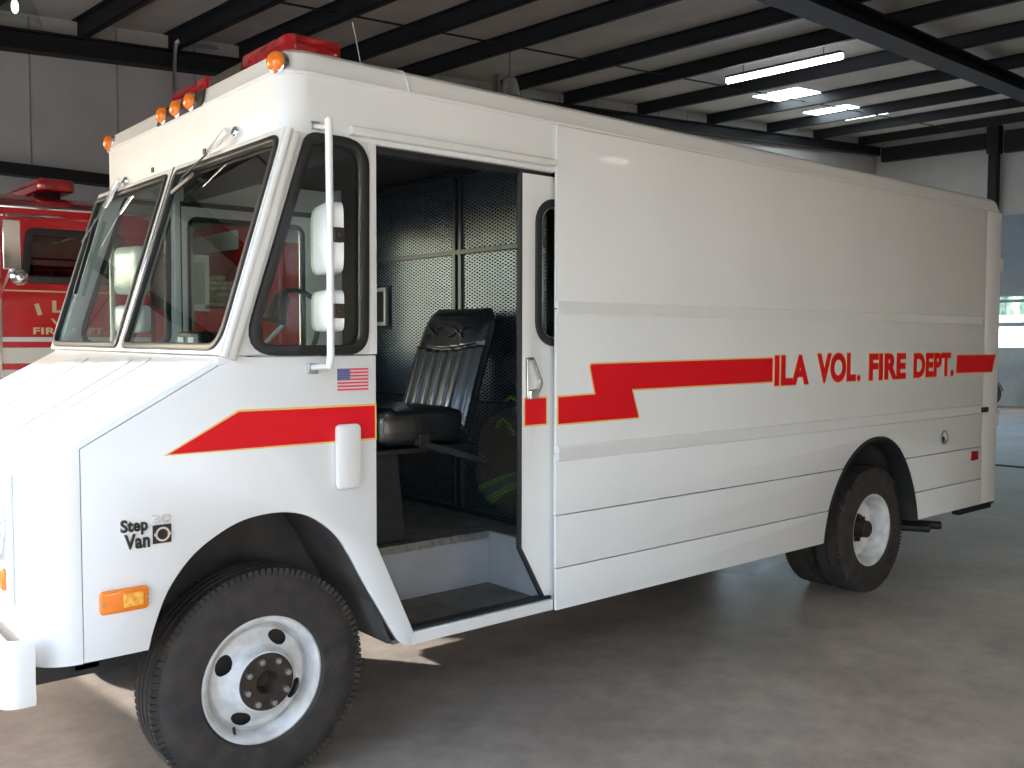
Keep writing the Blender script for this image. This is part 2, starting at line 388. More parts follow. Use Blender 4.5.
# ---- cargo body sides: lapped sheets with a rear wheel arch
rar = catmull([(2.060, .411), (2.078, .50), (2.110, .60), (2.165, .70), (2.24, .80), (2.33, .88), (2.43, .94), (2.54, .975), (2.65, .985), (2.77, .965), (2.89, .90), (2.985, .80), (3.055, .69), (3.115, .55), (3.150, .412)], 4)
XS = 4.06
def bodyside(fr):
    mb = MB(); g = .0022
    def band(z0, z1, x0=0., x1=XS, c=0.):
        z0 += g; z1 -= g; f = lambda a, b, q: fr(a, b, q + c)
        inside = [p for p in rar if z0 < p[1]]
        if min(p[1] for p in rar) >= z1 or not [p for p in rar if p[1] > z0]:
            plate('x', [(x0, z0), (x1, z0), (x1, z1), (x0, z1)], [], f, .016, None, join=mb, bevel=.002); return
        top = max(p[1] for p in rar)
        imax = max(range(len(rar)), key=lambda i: rar[i][1])
        def at(part, z):
            for a, b in zip(part, part[1:]):
                if (a[1] - z) * (b[1] - z) <= 0 and a[1] != b[1]:
                    t = (z - a[1]) / (b[1] - a[1]); return (a[0] + t * (b[0] - a[0]), z)
        Lp, Rp = rar[:imax + 1], rar[imax:]
        if z1 >= top:      # one sheet with a notch
            seq = [at(Lp, z0)] + [p for p in rar if p[1] > z0] + [at(Rp, z0)]
            plate('x', [(x0, z0)] + seq + [(x1, z0), (x1, z1), (x0, z1)], [], f, .016, None, join=mb, bevel=.002)
        else:
            lo = max(z0, .4125)
            sl = [at(Lp, lo)] + [p for p in Lp if lo < p[1] < z1] + [at(Lp, z1)]
            plate('x', [(x0, lo)] + sl + [(x0, z1)], [], f, .016, None, join=mb, bevel=.002)
            sr = [at(Rp, z1)] + [p for p in Rp if lo < p[1] < z1] + [at(Rp, lo)]
            plate('x', [(x1, z1)] + sr + [(x1, lo)], [], f, .016, None, join=mb, bevel=.002)
    band(.4135, .5948, c=-.006); band(.5948, .8216, c=-.003); band(.8216, 1.086, c=0)
    band(1.086, 1.70, c=-.001); band(1.70, ZC - .006, c=0)
    # corner post sheet
    plate('x', [(XS + .003, .4135), (XR - .02, .4135), (XR - .02, ZC - .006), (XS + .003, ZC - .006)], [], lambda a, b, q: fr(a, b, q + .001), .016, None, join=mb, bevel=.002)
    return mb
fL = lambda a, b, c: (a, -.004 + c, b)
fRt = lambda a, b, c: (a, W + .004 - c, b)
for f, s in ((fL, -1), (fRt, 1)):
    bodyside(f).build('body_side', M['paint'], van)
    y = 0 if s < 0 else W
    mb = MB()
    # rub rail and upper belt moulding
    mb.prism([(.004, y + s * .010, 1.120), (.004, y + s * .024, 1.114), (.004, y + s * .024, 1.058), (.004, y + s * .010, 1.050)], (XS - .05, 0, 0))
    mb.build('rub_rail', M['paint2'], van, bevel=.004)
    mb = MB(); mb.prism([(.004, y + s * .010, 1.733), (.004, y + s * .017, 1.730), (.004, y + s * .015, 1.678), (.004, y + s * .010, 1.672)], (XS - .05, 0, 0))
    mb.build('belt_moulding', M['paint2'], van, bevel=.002)
    # rubber flare round the rear wheel arch
    mb = MB(); n = len(rar)
    def ins(k, d):
        o = offset_poly([(2.06, .411)] + rar + [(3.15, .411)], d); return o[1:-1]
    a = rar; b = [(2.61 + (p[0] - 2.61) * .93, .40 + (p[1] - .40) * .94) for p in rar]
    vs = []; fs = []
    for p, q in zip(a, b):
        vs += [(p[0], y + s * .012, p[1]), (p[0] * .985 + q[0] * .015, y + s * .022, p[1]), ((p[0] + q[0]) / 2, y + s * .022, (p[1] + q[1]) / 2), (q[0], y - s * .02, q[1]), (q[0], y - s * .09, q[1])]
    for i in range(n - 1):
        for k in range(4): fs.append((i * 5 + k, i * 5 + k + 1, (i + 1) * 5 + k + 1, (i + 1) * 5 + k))
    mb.add(vs, fs); o = mb.build('wheel_arch_flare', M['rubber'], van)
    # rear wheel housing
    mb = MB(); b2 = [(2.61 + (p[0] - 2.61) * 1.02, p[1] + .012) for p in rar]
    vs = []; fs = []; ys = (y - s * .012, y - s * .55)
    for p in b2: vs += [(p[0], ys[0], p[1]), (p[0], ys[1], p[1])]
    for i in range(n - 1): fs.append((2 * i, 2 * i + 1, 2 * i + 3, 2 * i + 2))
    fs.append(tuple(2 * i + 1 for i in range(n))); mb.add(vs, fs); mb.build('wheel_housing', M['well'], van)
    # front wheel housing
    mb = MB(); ar = [(p[0], p[1]) for p in arch]; n2 = len(ar); vs = []; fs = []
    for p in ar: vs += [(p[0] - .004, y - s * .010, p[1] + .003), (p[0], y - s * .43, p[1] + .03)]
    for i in range(n2 - 1): fs.append((2 * i, 2 * i + 1, 2 * i + 3, 2 * i + 2))
    fs.append(tuple(2 * i + 1 for i in range(n2)))
    mb.add(vs, fs); mb.build('wheel_housing', M['well'], van)

# rear end
mb = MB(); mb.box(XR - .03, XR, .015, W - .015, .42, ZC - .01); mb.build('rear_panel', M['paint'], van, bevel=.006)
for yy in (.06, W - .06):
    for zz in (1.00, 2.10):
        mb = MB(); mb.box(XR - .004, XR + .075, yy - .05, yy + .05, zz - .05, zz + .05); mb.cyl((XR + .075, yy - .045, zz), (XR + .075, yy + .045, zz), .011, 10)
        mb.build('rear_hinge', M['paint2'], van, bevel=.005)
mb = MB(); mb.box(XR - .10, XR + .12, .06, W - .06, .37, .40)
for yy in (.09, W - .09): mb.box(XR + .07, XR + .12, yy - .04, yy + .04, .37, .50); mb.box(XR - .4, XR + .1, yy - .03, yy + .03, .34, .40)
mb.build('rear_bumper', M['blackmetal'], van, bevel=.008)

# ---- black rubber door seal, sliding door (pushed back into its pocket)
for s in (0, 1):
    def yy(v): return v if s == 0 else W - v
    def rs(x0, x1, y0, y1, z0, z1, mb): mb.box(x0, x1, min(yy(y0), yy(y1)), max(yy(y0), yy(y1)), z0, z1)
    door = [(-.157, .70), (-.012, .445), (.70, .445), (.70, 2.255), (-.157, 2.255)]
    dw = rrect(-.082, .55, 1.545, 2.158, .10, 7)
    if s == 1:                                    # the far door is shut
        door = [(-.872, .80), (-.73, .466), (-.004, .466), (-.004, 2.255), (-.872, 2.255)]
        dw = rrect(-.845, -.17, 1.485, 2.20, .06, 7)
    mb = MB(); plate('d', door, [dw], side(yy(.040)), .024, None, join=mb, bevel=.003)
    dr = mb.build('sliding_door', M['paint2'], van)
    mb = MB(); plate('d', offset_poly(dw, -.004), [offset_poly(dw, .028)], side(yy(.026)), .016, None, join=mb, bevel=.004); mb.build('door_gasket', M['rubber'], dr)
    mb = MB(); plate('d', offset_poly(dw, .024), [offset_poly(dw, .036)], side(yy(.032)), .010, None, join=mb, bevel=.002); mb.build('window_trim', M['steel'], dr)
    mb = MB(); plate('d', offset_poly(dw, .02), [], side(yy(.040)), .005, None, join=mb); mb.build('door_glass', M['darkglass'] if s == 0 else M['glass'], dr)
    mb = MB(); xo = 0 if s == 0 else -.700; mb.tube([(-.165 + xo, yy(.036), 2.262), (-.165 + xo, yy(.036), .74), (-.018 + xo, yy(.036), .470)] if s else [(-.165, yy(.036), 2.262), (-.165, yy(.036), .70), (-.018, yy(.036), .440)], .012, 8); mb.build('door_edge_seal', M['rubber'], dr)
    if s == 0:
        mb = MB(); plate('h', rpoly([(-.145, 1.497), (-.104, 1.499), (-.092, 1.480), (-.050, 1.392), (-.052, 1.375), (-.085, 1.322), (-.140, 1.318)], .012), [rpoly([(-.131, 1.482), (-.112, 1.482), (-.072, 1.392), (-.082, 1.366), (-.131, 1.362)], .006)], side(.020), .018, None, join=mb, bevel=.006)
        mb.box(-.140, -.128, .018, .030, 1.33, 1.485); mb.box(-.125, -.085, .004, .022, 1.325, 1.355)
        mb.build('door_handle', M['chrome'], dr)
    # opening frame: top track, front edge
    mb = MB(); rs(-.874, -.0, .03, .07, 2.245, 2.27, mb); rs(-.874, .0, .024, .03, 2.262, 2.270, mb); mb.build('door_track', M['blackmetal'], van, bevel=.003)

# ---- stripes (red vinyl with gold edge), lettering
def decal(name, poly, col, y, parent, grow=0):
    mb = MB(); plate('s', poly, [], side(y), .0012, None, join=mb); return mb.build(name, col, parent, smooth=False)
def stripe(poly, y, r=0):
    p2 = rpoly(poly, r) if r else poly
    o = decal('red_stripe', offset_poly(p2, .0075), M['red'], y - .0012, van)
    o2 = decal('gold_border', p2, M['gold'], y, o)
stripe([(-1.652, 1.208), (-.879, 1.206), (-.879, 1.339), (-1.406, 1.341)], -.0012)
stripe([(-.148, 1.206), (-.016, 1.206), (-.016, 1.331), (-.148, 1.331)], .0268)
stripe(rpoly([(.003, 1.206), (.520, 1.208), (.474, 1.338), (1.553, 1.342), (1.553, 1.480), (.186, 1.470), (.222, 1.338), (.003, 1.334)], [0, .012, 0, 0, 0, .02, 0, 0]), -.0138)
stripe([(3.632, 1.340), (4.190, 1.335), (4.246, 1.470), (3.640, 1.472)], -.0138)
for word, bb in (('I', (1.566, 1.606, 1.326, 1.486)), ('L', (1.624, 1.728, 1.326, 1.486)), ('A', (1.722, 1.886, 1.326, 1.486)), ('VOL', (1.968, 2.372, 1.328, 1.494)), ('.', (2.388, 2.422, 1.328, 1.362)), ('FIRE', (2.520, 2.958, 1.328, 1.486)), ('DEPT.', (3.058, 3.600, 1.328, 1.484))):
    vs, fs = text_mb(word, bb, side(-.0155), bold=.045); o = MB().add(vs, fs).build('red_lettering', M['red'], van, smooth=False)
    e = .006; vs, fs = text_mb(word, (bb[0] - e, bb[1] + e, bb[2] - e, bb[3] + e), side(-.0140), bold=.066, depth=.0006); MB().add(vs, fs).build('gold_outline', M['gold'], o, smooth=False)

# ---- flag decal
fx0, fx1, fz0, fz1 = -1.038, -.912, 1.390, 1.468
mb = MB(); mb.box(fx0, fx1, -.0008, .0005, fz0, fz1); fl = mb.build('flag_decal', M['panelw'], van, smooth=False)
mb = MB(); hh = (fz1 - fz0) / 13
for k in range(0, 13, 2): mb.box(fx0 if k < 6 else fx0 + .052, fx1, -.0018, -.0007, fz0 + k * hh, fz0 + (k + 1) * hh)
mb.build('flag_stripes', M['flagred'], fl, smooth=False)
mb = MB(); mb.box(fx0, fx0 + .052, -.0020, -.0007, fz0 + 6 * hh, fz1); mb.build('flag_canton', M['blue'], fl, smooth=False)
mb = MB()
for r_ in range(5):
    for c_ in range(6): mb.box(fx0 + .0045 + c_ * .0085, fx0 + .0075 + c_ * .0085, -.0026, -.0019, fz0 + 6 * hh + .004 + r_ * .0085, fz0 + 6 * hh + .007 + r_ * .0085)
mb.build('flag_stars', M['panelw'], fl, smooth=False)

# ---- grab pad on the cab panel, marker light, badge, small fittings
mb = MB(); plate('p', rrect(-1.052, -.956, 1.042, 1.272, .018), [], side(-.014), .026, None, join=mb, bevel=.008); mb.build('door_stop_pad', M['paint2'], van)
mb = MB(); plate('p', rrect(-1.853, -1.708, .742, .814, .014), [], side(-.008), .018, None, join=mb, bevel=.006)
mk = mb.build('side_marker_light', M['amber'], van)
mb = MB(); mb.box(-1.785, -1.726, -.0205, -.016, .757, .799); mb.build('reflector', M['amberlit'], mk, bevel=.002)
for sx_, sz_ in ((-1.845, .776), (-1.716, .780)):
    mb = MB(); mb.cyl((sx_, -.015, sz_), (sx_, -.021, sz_), .004, 8); mb.build('screw', M['steel'], mk)
bd = None
mb = MB()
for word, bb in (('Step', (-1.785, -1.706, .972, 1.021)), ('Van', (-1.775, -1.700, .930, .975))):
    vs, fs = text_mb(word, bb, side(-.006), bold=.02, depth=.003); mb.add(vs, fs)
bd = mb.build('badge', M['rubber'], van, smooth=False)
mb = MB()
for word, bb in (('Step', (-1.787, -1.704, .970, 1.023)), ('Van', (-1.777, -1.698, .928, .977))):
    vs, fs = text_mb(word, bb, side(-.0015), bold=.045, depth=.0015); mb.add(vs, fs)
mb.build('badge_backing', M['chrome'], bd, smooth=False)
mb = MB(); vs, fs = text_mb('30', (-1.690, -1.634, 1.000, 1.026), side(-.003), bold=.015, depth=.003); mb.add(vs, fs); mb.build('badge_number', M['block'], bd, smooth=False)
mb = MB(); mb.box(-1.690, -1.632, -.005, .0, .936, .994); eb = mb.build('emblem_plate', M['rubber'], bd, bevel=.002)
mb = MB(); mb.lathe([(-.001, .0165), (-.004, .0165), (-.004, .023), (-.001, .023)], (-1.661, -.005, .965), 'y', 24, True); mb.box(-1.687, -1.677, -.008, -.004, .961, .969); mb.box(-1.645, -1.635, -.008, -.004, .961, .969); mb.build('emblem_ring', M['chrome'], bd)
mb = MB(); mb.lathe([(0, .048), (-.008, .048), (-.008, .038), (.0, .036)], (3.49, -.012, .925), 'y', 24); mb.build('fuel_filler_ring', M['steel'], van)
mb = MB(); mb.lathe([(-.004, 0), (-.004, .022), (0.004, .022)], (3.485, -.010, .908), 'y', 16); mb.build('fuel_cap', M['rubber'], van)
mb = MB(); mb.box(3.885, 3.995, -.022, -.010, .735, .80); mb.build('rear_marker_light', M['redlens'], van, bevel=.004)
mb = MB(); mb.box(4.03, 4.12, -.030, -.012, 1.063, 1.098); mb.build('door_latch', M['rubber'], van, bevel=.005)

# ---- roof clearance lights
def amberlamp(c, n, r=.032):
    n = Vector(n).normalized(); q = n.to_track_quat('Z', 'Y').to_matrix().to_4x4(); mtx = Matrix.Translation(c) @ q
    mb = MB(); mb.lathe([(-.01, r * 1.08), (.008, r * 1.08), (.010, r * .95)], (0, 0, 0), 'z', 20); mb.xf(mtx)
    base = mb.build('clearance_light', M['chrome'], van)
    mb = MB(); mb.lathe([(.006, r * .98), (.020, r * .96), (.032, r * .72), (.037, r * .35), (.038, 0)], (0, 0, 0), 'z', 20); mb.xf(mtx)
    mb.build('amber_lens', M['amber'], base)
for yy_ in (.766, .914, 1.071): amberlamp((XV - .004, yy_, ZC + .034), (-1, 0, .15), .034)
amberlamp((XV + .010, .050, ZC + .034), (-1, -.35, .15), .036); amberlamp((XV + .006, W - .11, ZC + .034), (-1, .1, .15), .036)
mb = MB(); mb.prism([(XV - .006, .665, ZC + .002), (XV - .006, 1.15, ZC + .002), (XV + .008, 1.15, ZC + .07), (XV + .008, .665, ZC + .07)], (-.006, 0, 0)); mb.build('lamp_mounting_plate', M['blackmetal'], van)

# ---- red light bar on the roof
lb0, lb1, lw0, lw1 = .42, 1.66, -1.00, -.76
zb = ZC + .132
mb = MB(); mb.box(lw0, lw1, lb0, lb1, zb + .02, zb + .045)
for yy_ in (lb0 + .22, lb1 - .22): mb.box(lw0 + .05, lw1 - .05, yy_ - .03, yy_ + .03, zb - .03, zb + .03)
lbr = mb.build('light_bar', M['blackmetal'], van, bevel=.004)
for y0, y1 in ((lb0, lb0 + .44), (lb1 - .44, lb1)):
    mb = MB(); plate('x', rrect(lw0, lw1, y0, y1, .035), [], lambda a, b, c: (a, b, zb + .095 + c), .10, None, join=mb, bevel=.012); mb.build('red_dome', M['redlens'], lbr)
mb = MB(); mb.box(lw0 + .01, lw1 - .01, lb0 + .445, lb1 - .445, zb + .045, zb + .13); mb.build('speaker_box', M['blackmetal'], lbr, bevel=.006)
mb = MB(); mb.tube([(-.73, .32, ZC + .12), (-.79, .30, ZC + .325)], .0022, 6); mb.build('antenna', M['steel'], van)

# ---- wipers
def wiper(piv, tip, b0, b1):
    piv, tip, b0, b1 = map(Vector, (piv, tip, b0, b1)); mid = piv.lerp(tip, .42)
    mb = MB(); mb.ball(piv, (.016, .022, .022), 12, 8); mb.tube([piv + Vector((-.03, 0, 0)), mid + Vector((-.02, 0, 0))], [.016, .010], 8)
    mb.tube([mid + Vector((-.02, 0, 0)), tip + Vector((-.015, 0, 0))], .004, 6); w = mb.build('wiper_arm', M['chrome'], van)
    mb = MB(); mb.bar(b0, b1, .012, .018); mb.build('wiper_blade', M['rubber'], w, bevel=.003)
wiper((XV - .004, .366, 2.322), wfr(.72, LS - .087, .03), wfr(.66, LS - .075, .022), wfr(.86, LS - .13, .022))
wiper((XV - .004, 1.575, 2.296), wfr(1.865, LS - .26, .03), wfr(1.83, LS - .14, .022), wfr(1.80, LS - .52, .022))
for y_, z_ in ((.663, 2.297), (1.235, 2.302)):
    mb = MB(); mb.box(XV - .005, XV + .002, y_ - .012, y_ + .012, z_ - .010, z_ + .010); mb.build('header_bolt', M['blackmetal'], van)

# ---- mirrors on a pole
for s in (0, 1):
    g = (lambda x, y, z: (x, y, z)) if s == 0 else (lambda x, y, z: (x, W - y, z))
    mb = MB(); mb.tube(catmull([g(-1.155, -.160, 2.285), g(-1.155, -.163, 2.25), g(-1.155, -.165, 1.9), g(-1.155, -.165, 1.56), g(-1.155, -.160, 1.50), g(-1.150, -.145, 1.482)], 4), .0125, 12)
    mb.tube([g(-1.155, -.160, 2.262), g(-1.118, .0, 2.300)], .008, 8); mb.tube([g(-1.150, -.145, 1.484), g(-1.135, .0, 1.474)], .010, 8)
    p = mb.build('mirror_pole', M['mirror_shell'], van)
    for bx_ in ((-1.155, -1.115, 1.452, 1.488), (-1.135, -1.10, 2.288, 2.315)):
        mb = MB(); mb.box(bx_[0], bx_[1], *(sorted((g(0, -.008, 0)[1], g(0, .0, 0)[1]))), bx_[2], bx_[3]); mb.build('mirror_bracket', M['steel'], p, bevel=.002)
    for zc, hz, w in ((1.912, .120, .128), (1.668, .071, .128)):
        mb = MB()
        def shellf(u, v, zc=zc, hz=hz, w=w):
            a = 2 * PI * u; e = .34
            cx = math.copysign(abs(math.cos(a)) ** e, math.cos(a)); sx = math.copysign(abs(math.sin(a)) ** e, math.sin(a))
            if v < .25: k = 1.0 ; dx = .012 - v * .02
            else: t = (v - .25) / .75; k = 1 - t ** 2.6 * .999; dx = -(.0 + .030 * (1 - (1 - t) ** 2))
            if v == 0: k = 1.0; dx = .03
            return (dx, cx * w * k, sx * hz * k)
        mb.grid(shellf, 48, 14, True)
        st = 0; mt = Matrix.Translation((-1.105, -.040 if s == 0 else W + .040, zc)) @ Matrix.Rotation(R(-14 if s == 0 else 14), 4, 'Z'); mb.xf(mt)
        sh = mb.build('mirror', M['mirror_shell'], p, ang=60)
    for zc in (1.915, 1.665):
        mb = MB(); yv = g(0, -.172, 0)[1]; mb.box(-1.150, -1.112, yv - .014, yv + .010, zc - .024, zc + .024); mb.cyl((-1.13, yv - .02, zc), (-1.13, yv + .012, zc), .008, 8); mb.box(-1.135, -1.10, *sorted((yv, g(0, -.09, 0)[1])), zc - .012, zc + .012)
        mb.build('mirror_clamp', M['hub'], p, bevel=.005)

# ---- front bumper, grille, headlights
def bumper():
    mb = MB(); pts = []
    for k in range(7): a = R(90 * k / 6); pts.append((-2.12 + .05 - .05 * math.sin(a), .035 - .05 * math.cos(a)))
    pts = [(-2.035, -.015)] + pts; pts += [(p[0], W - p[1]) for p in pts[::-1]]
    prof = [(.02, .512), (-.006, .520), (-.012, .540), (-.006, .59), (-.012, .670), (-.006, .700), (.02, .710), (.03, .70), (.03, .52)]
    vs = []; fs = []; n = len(pts); P = len(prof)
    for i, p in enumerate(pts):
        a = Vector(pts[max(i - 1, 0)]); b = Vector(pts[min(i + 1, n - 1)]); t = (b - a).normalized(); nn = Vector((t.y, -t.x))
        for o, z in prof: q = Vector(p) + nn * o; vs.append((q.x, q.y, z))
    for i in range(n - 1):
        for k in range(P): fs.append((i * P + k, i * P + (k + 1) % P, (i + 1) * P + (k + 1) % P, (i + 1) * P + k))
    fs += [tuple(range(P)), tuple((n - 1) * P + k for k in range(P))]
    return mb.add(vs, fs)
bumper().build('front_bumper', M['paint2'], van, ang=40)
mb = MB(); mb.box(-2.05, -2.033, .20, W - .20, .76, 1.165)
gr = mb.build('grille', M['panelw'], van, bevel=.006)
mb = MB()
for k in range(9): z = .80 + k * .04; mb.box(-2.066, -2.048, .46, W - .46, z, z + .016)
for k in range(5): y = .50 + k * (W - 1.0) / 4; mb.box(-2.062, -2.05, y - .006, y + .006, .79, 1.14)
mb.build('grille_bars', M['chrome'], gr)
for yc in (.335, W - .335):
    mb = MB(); mb.lathe([(.02, .098), (-.022, .098), (-.022, .082), (-.010, .080)], (-2.05, yc, .99), 'x', 28); mb.build('headlight_ring', M['chrome'], gr)
    mb = MB(); mb.lathe([(-.012, .082), (-.026, .06), (-.032, 0)], (-2.05, yc, .99), 'x', 24); mb.build('headlight', M['panelw'], gr)
    mb = MB(); mb.box(-2.062, -2.046, yc - .09, yc + .09, .80, .87); mb.build('turn_signal', M['amber'], gr, bevel=.006)

# ---- wheels
def tire_mb(xc, yo, wd, Rr, lugs=True):
    mb = MB(); h = wd
    prof = [(.02, .219), (.004, .232), (-.004 + .004, .28), (.002, .325), (.014, Rr - .022), (.022, Rr - .010), (.032, Rr), (h / 2 - .004, Rr + .002), (h / 2, Rr - .006), (h / 2 + .004, Rr + .002), (h - .032, Rr), (h - .022, Rr - .010), (h - .002, .325), (h, .28), (h - .004, .232), (h - .02, .219)]
    mb.lathe(prof, (xc, yo, Rr), 'y', 72, True)
    if lugs:
        n = 104
        for k in range(n):
            a = 2 * PI * k / n; m = Matrix.Translation((xc, yo, Rr)) @ Matrix.Rotation(-a, 4, 'Y')
            for s0, s1 in ((.014, .046), (h - .046, h - .014)):
                st = len(mb.v); mb.box(Rr - .022, Rr + .0025, s0, s1, -.0075, .0075); mb.xf(m, st)
        for yr in (.058, .094, .128):
            if yr < h - .05: mb.lathe([(yr, Rr - .004), (yr, Rr + .004), (yr + .024, Rr + .004), (yr + .024, Rr - .004)], (xc, yo, Rr), 'y', 72, True)
    return mb
def disc_front(xc, yo, Rr):
    """convex dished steel disc with four oval hand holes"""
    mb = MB(); c = (xc, yo, Rr); n = 96
    # rim barrel
    mb.lathe([(.05, .190), (.018, .196), (.006, .205), (.000, .216), (.004, .223), (.014, .222), (.016, .214)], c, 'y', 72)
    mb.lathe([(.05, .1905), (.14, .188), (.16, .205)], c, 'y', 72)
    # disc surface with holes: sample polar grid, skip faces inside holes
    def prof(r):
        pts = [(.0, -.018), (.099, -.018), (.104, -.016), (.110, .000), (.120, .020), (.135, .034), (.150, .042), (.172, .048), (.182, .062), (.191, .068)]
        for (a, ya), (b, yb) in zip(pts, pts[1:]):
            if a <= r <= b: return ya + (yb - ya) * (r - a) / (b - a)
        return .062
    holes = [(.148, R(62 + 90 * k)) for k in range(4)]
    rs = [.098 + .093 * i_ / 62 for i_ in range(63)]; na = 640
    vs = []; fs = []
    def inhole(r, a):
        for hr, ha in holes:
            da = (a - ha + PI) % (2 * PI) - PI
            u = hr * da / .037; v = (r - hr) / .024
            if u * u + v * v < 1: return True
        return False
    for r in rs:
        for k in range(na): a = 2 * PI * k / na; vs.append((xc + r * math.cos(a), yo + prof(r), Rr + r * math.sin(a)))
    for i in range(len(rs) - 1):
        for k in range(na):
            if inhole((rs[i] + rs[i + 1]) / 2, 2 * PI * (k + .5) / na): continue
            fs.append((i * na + k, i * na + (k + 1) % na, (i + 1) * na + (k + 1) % na, (i + 1) * na + k))
    mb.add(vs, fs); return mb
RW = .387
def front_wheel(xc, yo, s):
    fl = (lambda mb: mb) if s == 0 else (lambda mb: mb.xf(Matrix.Translation((0, W, 0)) @ Matrix.Scale(-1, 4, (0, 1, 0))))
    w = fl(disc_front(xc, yo, RW)).build('front_wheel', M['rim'], van, ang=45)
    fl(tire_mb(xc, yo - .012, .185, RW)).build('tire', M['tire'], w, ang=30)
    mb = MB(); mb.lathe([(-.010, .036), (-.024, .040), (-.024, .098), (-.014, .101)], (xc, yo, RW), 'y', 40); mb.lathe([(-.012, .036), (.0, .034), (.02, .026), (.024, 0)], (xc, yo, RW), 'y', 24)
    fl(mb).build('hub', M['hub'], w)
    for k in range(8):
        a = 2 * PI * (k + .35) / 8; cx, cz = xc + .078 * math.cos(a), RW + .078 * math.sin(a)
        mb = MB(); mb.lathe([(-.024, .012), (-.038, .011), (-.038, .006), (-.030, .005)], (cx, yo, cz), 'y', 6)
        mb.lathe([(-.030, .0052), (-.044, .005), (-.045, 0)], (cx, yo, cz), 'y', 8)
        fl(mb).build('lug_nut', M['steel'], w)
    mb = MB(); mb.tube([(xc - .10, yo + .03, RW - .15), (xc - .105, yo + .012, RW - .17)], .005, 6); fl(mb).build('valve_stem', M['rubber'], w)
    mb = MB(); mb.lathe([(.085, .03), (.085, .185), (.17, .184), (.17, .05)], (xc, yo, RW), 'y', 32); fl(mb).build('brake_drum', M['under'], w)
def rear_wheel(xc, yo, s):
    fl = (lambda mb: mb) if s == 0 else (lambda mb: mb.xf(Matrix.Translation((0, W, 0)) @ Matrix.Scale(-1, 4, (0, 1, 0))))
    mb = MB(); c = (xc, yo, RW)
    mb.lathe([(.016, .216), (.012, .224), (.002, .225), (.0, .218), (.006, .206), (.020, .198), (.05, .194), (.065, .186), (.11, .180), (.118, .165), (.124, .11), (.115, .10), (.115, .06)], c, 'y', 64)
    w = fl(mb).build('rear_wheel', M['rim'], van, ang=40)
    fl(tire_mb(xc, yo - .010, .185, RW)).build('tire', M['tire'], w, ang=30)
    fl(tire_mb(xc, yo + .215, .185, RW)).build('inner_tire', M['tire'], w, ang=30)
    mb = MB(); mb.lathe([(.118, .09), (.10, .088), (.098, .058), (.03, .052), (.024, .046), (.022, 0)], c, 'y', 32); fl(mb).build('hub', M['hub'], w)
    for k in range(8):
        a = 2 * PI * k / 8; cx, cz = xc + .076 * math.cos(a), RW + .076 * math.sin(a)
        mb = MB(); mb.lathe([(.100, .012), (.082, .011), (.082, 0)], (cx, yo, cz), 'y', 6); fl(mb).build('lug_nut', M['hub'], w)
    mb = MB(); mb.lathe([(.215, .20), (.40, .20), (.40, 0)], c, 'y', 32); fl(mb).build('brake_drum', M['under'], w)
for s in (0, 1): front_wheel(-1.285, .085, s); rear_wheel(2.755, .075, s)

# ---- chassis
mb = MB()
for y in (.50, W - .62): mb.box(-1.95, XR - .05, y, y + .12, .40, .54)
for x in (-1.75, -.6, .6, 1.8, 3.4, 4.1): mb.box(x - .04, x + .04, .50, W - .5, .42, .52)
mb.cyl((-1.285, .26, RW), (-1.285, W - .26, RW), .045, 12); mb.cyl((2.755, .4, RW), (2.755, W - .4, RW), .06, 14); mb.ball((2.755, W / 2, RW), (.17, .17, .17), 16, 10)
mb.build('chassis', M['under'], van)
mb = MB(); mb.box(.03, 2.0, .05, W - .05, .60, .66); mb.box(2.0, 3.2, .60, W - .60, .60, .66); mb.box(3.2, XR - .03, .05, W - .05, .60, .66); mb.box(-.72, -.01, .485, W - .485, .56, .66); mb.box(-1.88, -1.72, .3, W - .3, .62, .70); mb.build('underfloor', M['under'], van)
mb = MB(); mb.box(-1.5, -.70, .55, W - .55, .5, .95); mb.build('engine_block', M['under'], van, bevel=.03)
for dx, y0, z0, y1 in ((0, .02, .30, 1.0), (.16, .02, .318, 1.0)):
    mb = MB(); mb.tube([(2.95, .45, .36), (3.10 + dx, .35, .34), (3.44 + dx, .05, .312)], .028, 12); mb.build('exhaust_pipe', M['blackmetal'], van)
mb = MB(); mb.box(2.9, 3.16, .20, .24, .60, .635); mb.box(3.08, 3.14, .20, .24, .54, .635); mb.build('tail_bracket', M['rubber'], van)

# ---- cab interior
FZ = .684
for s in (0, 1):
    def yb(a, b): return (a, b) if s == 0 else (W - b, W - a)
    y0, y1 = yb(.024, .463)
    mb = MB(); mb.box(-.80, .011, y0, y1, .425, .440); sw = mb.build('stepwell_floor', M['cabfloor'], van)
    ya, yc = yb(.463, .478); mb = MB(); mb.box(-.86, .011, ya, yc, .44, FZ - .004); mb.build('stepwell_riser', M['greywall'], van)
    ya, yc = yb(.05, .478); mb = MB(); mb.box(.011, .026, ya, yc, .44, FZ - .004); mb.build('stepwell_wall', M['greywall'], van)
    mb = MB(); mb.prism([(-.80, 0, .43), (-.86, 0, .57), (-.875, 0, FZ), (-.89, 0, FZ), (-.875, 0, .56), (-.815, 0, .43)], (0, .43, 0)); mb.v = [(v[0], v[1] + y0 + .005, v[2]) for v in mb.v]; mb.build('stepwell_front', M['well'], van)
    ya, yc = yb(.448, .52); mb = MB(); mb.box(-.87, .014, ya, yc, FZ - .003, FZ + .003); mb.box(-.87, .012, *(yb(.457, .4625)), FZ - .035, FZ); mb.build('step_nosing', M['diamond'], van, bevel=.002)
mb = MB(); mb.box(-1.05, .30, .478, W - .478, FZ - .02, FZ); mb.box(.026, .30, .06, W - .06, FZ - .02, FZ - .001); mb.box(-1.1, -1.05, .49, W - .49, FZ - .02, FZ - .002); mb.build('cab_floor', M['cabfloor'], van)
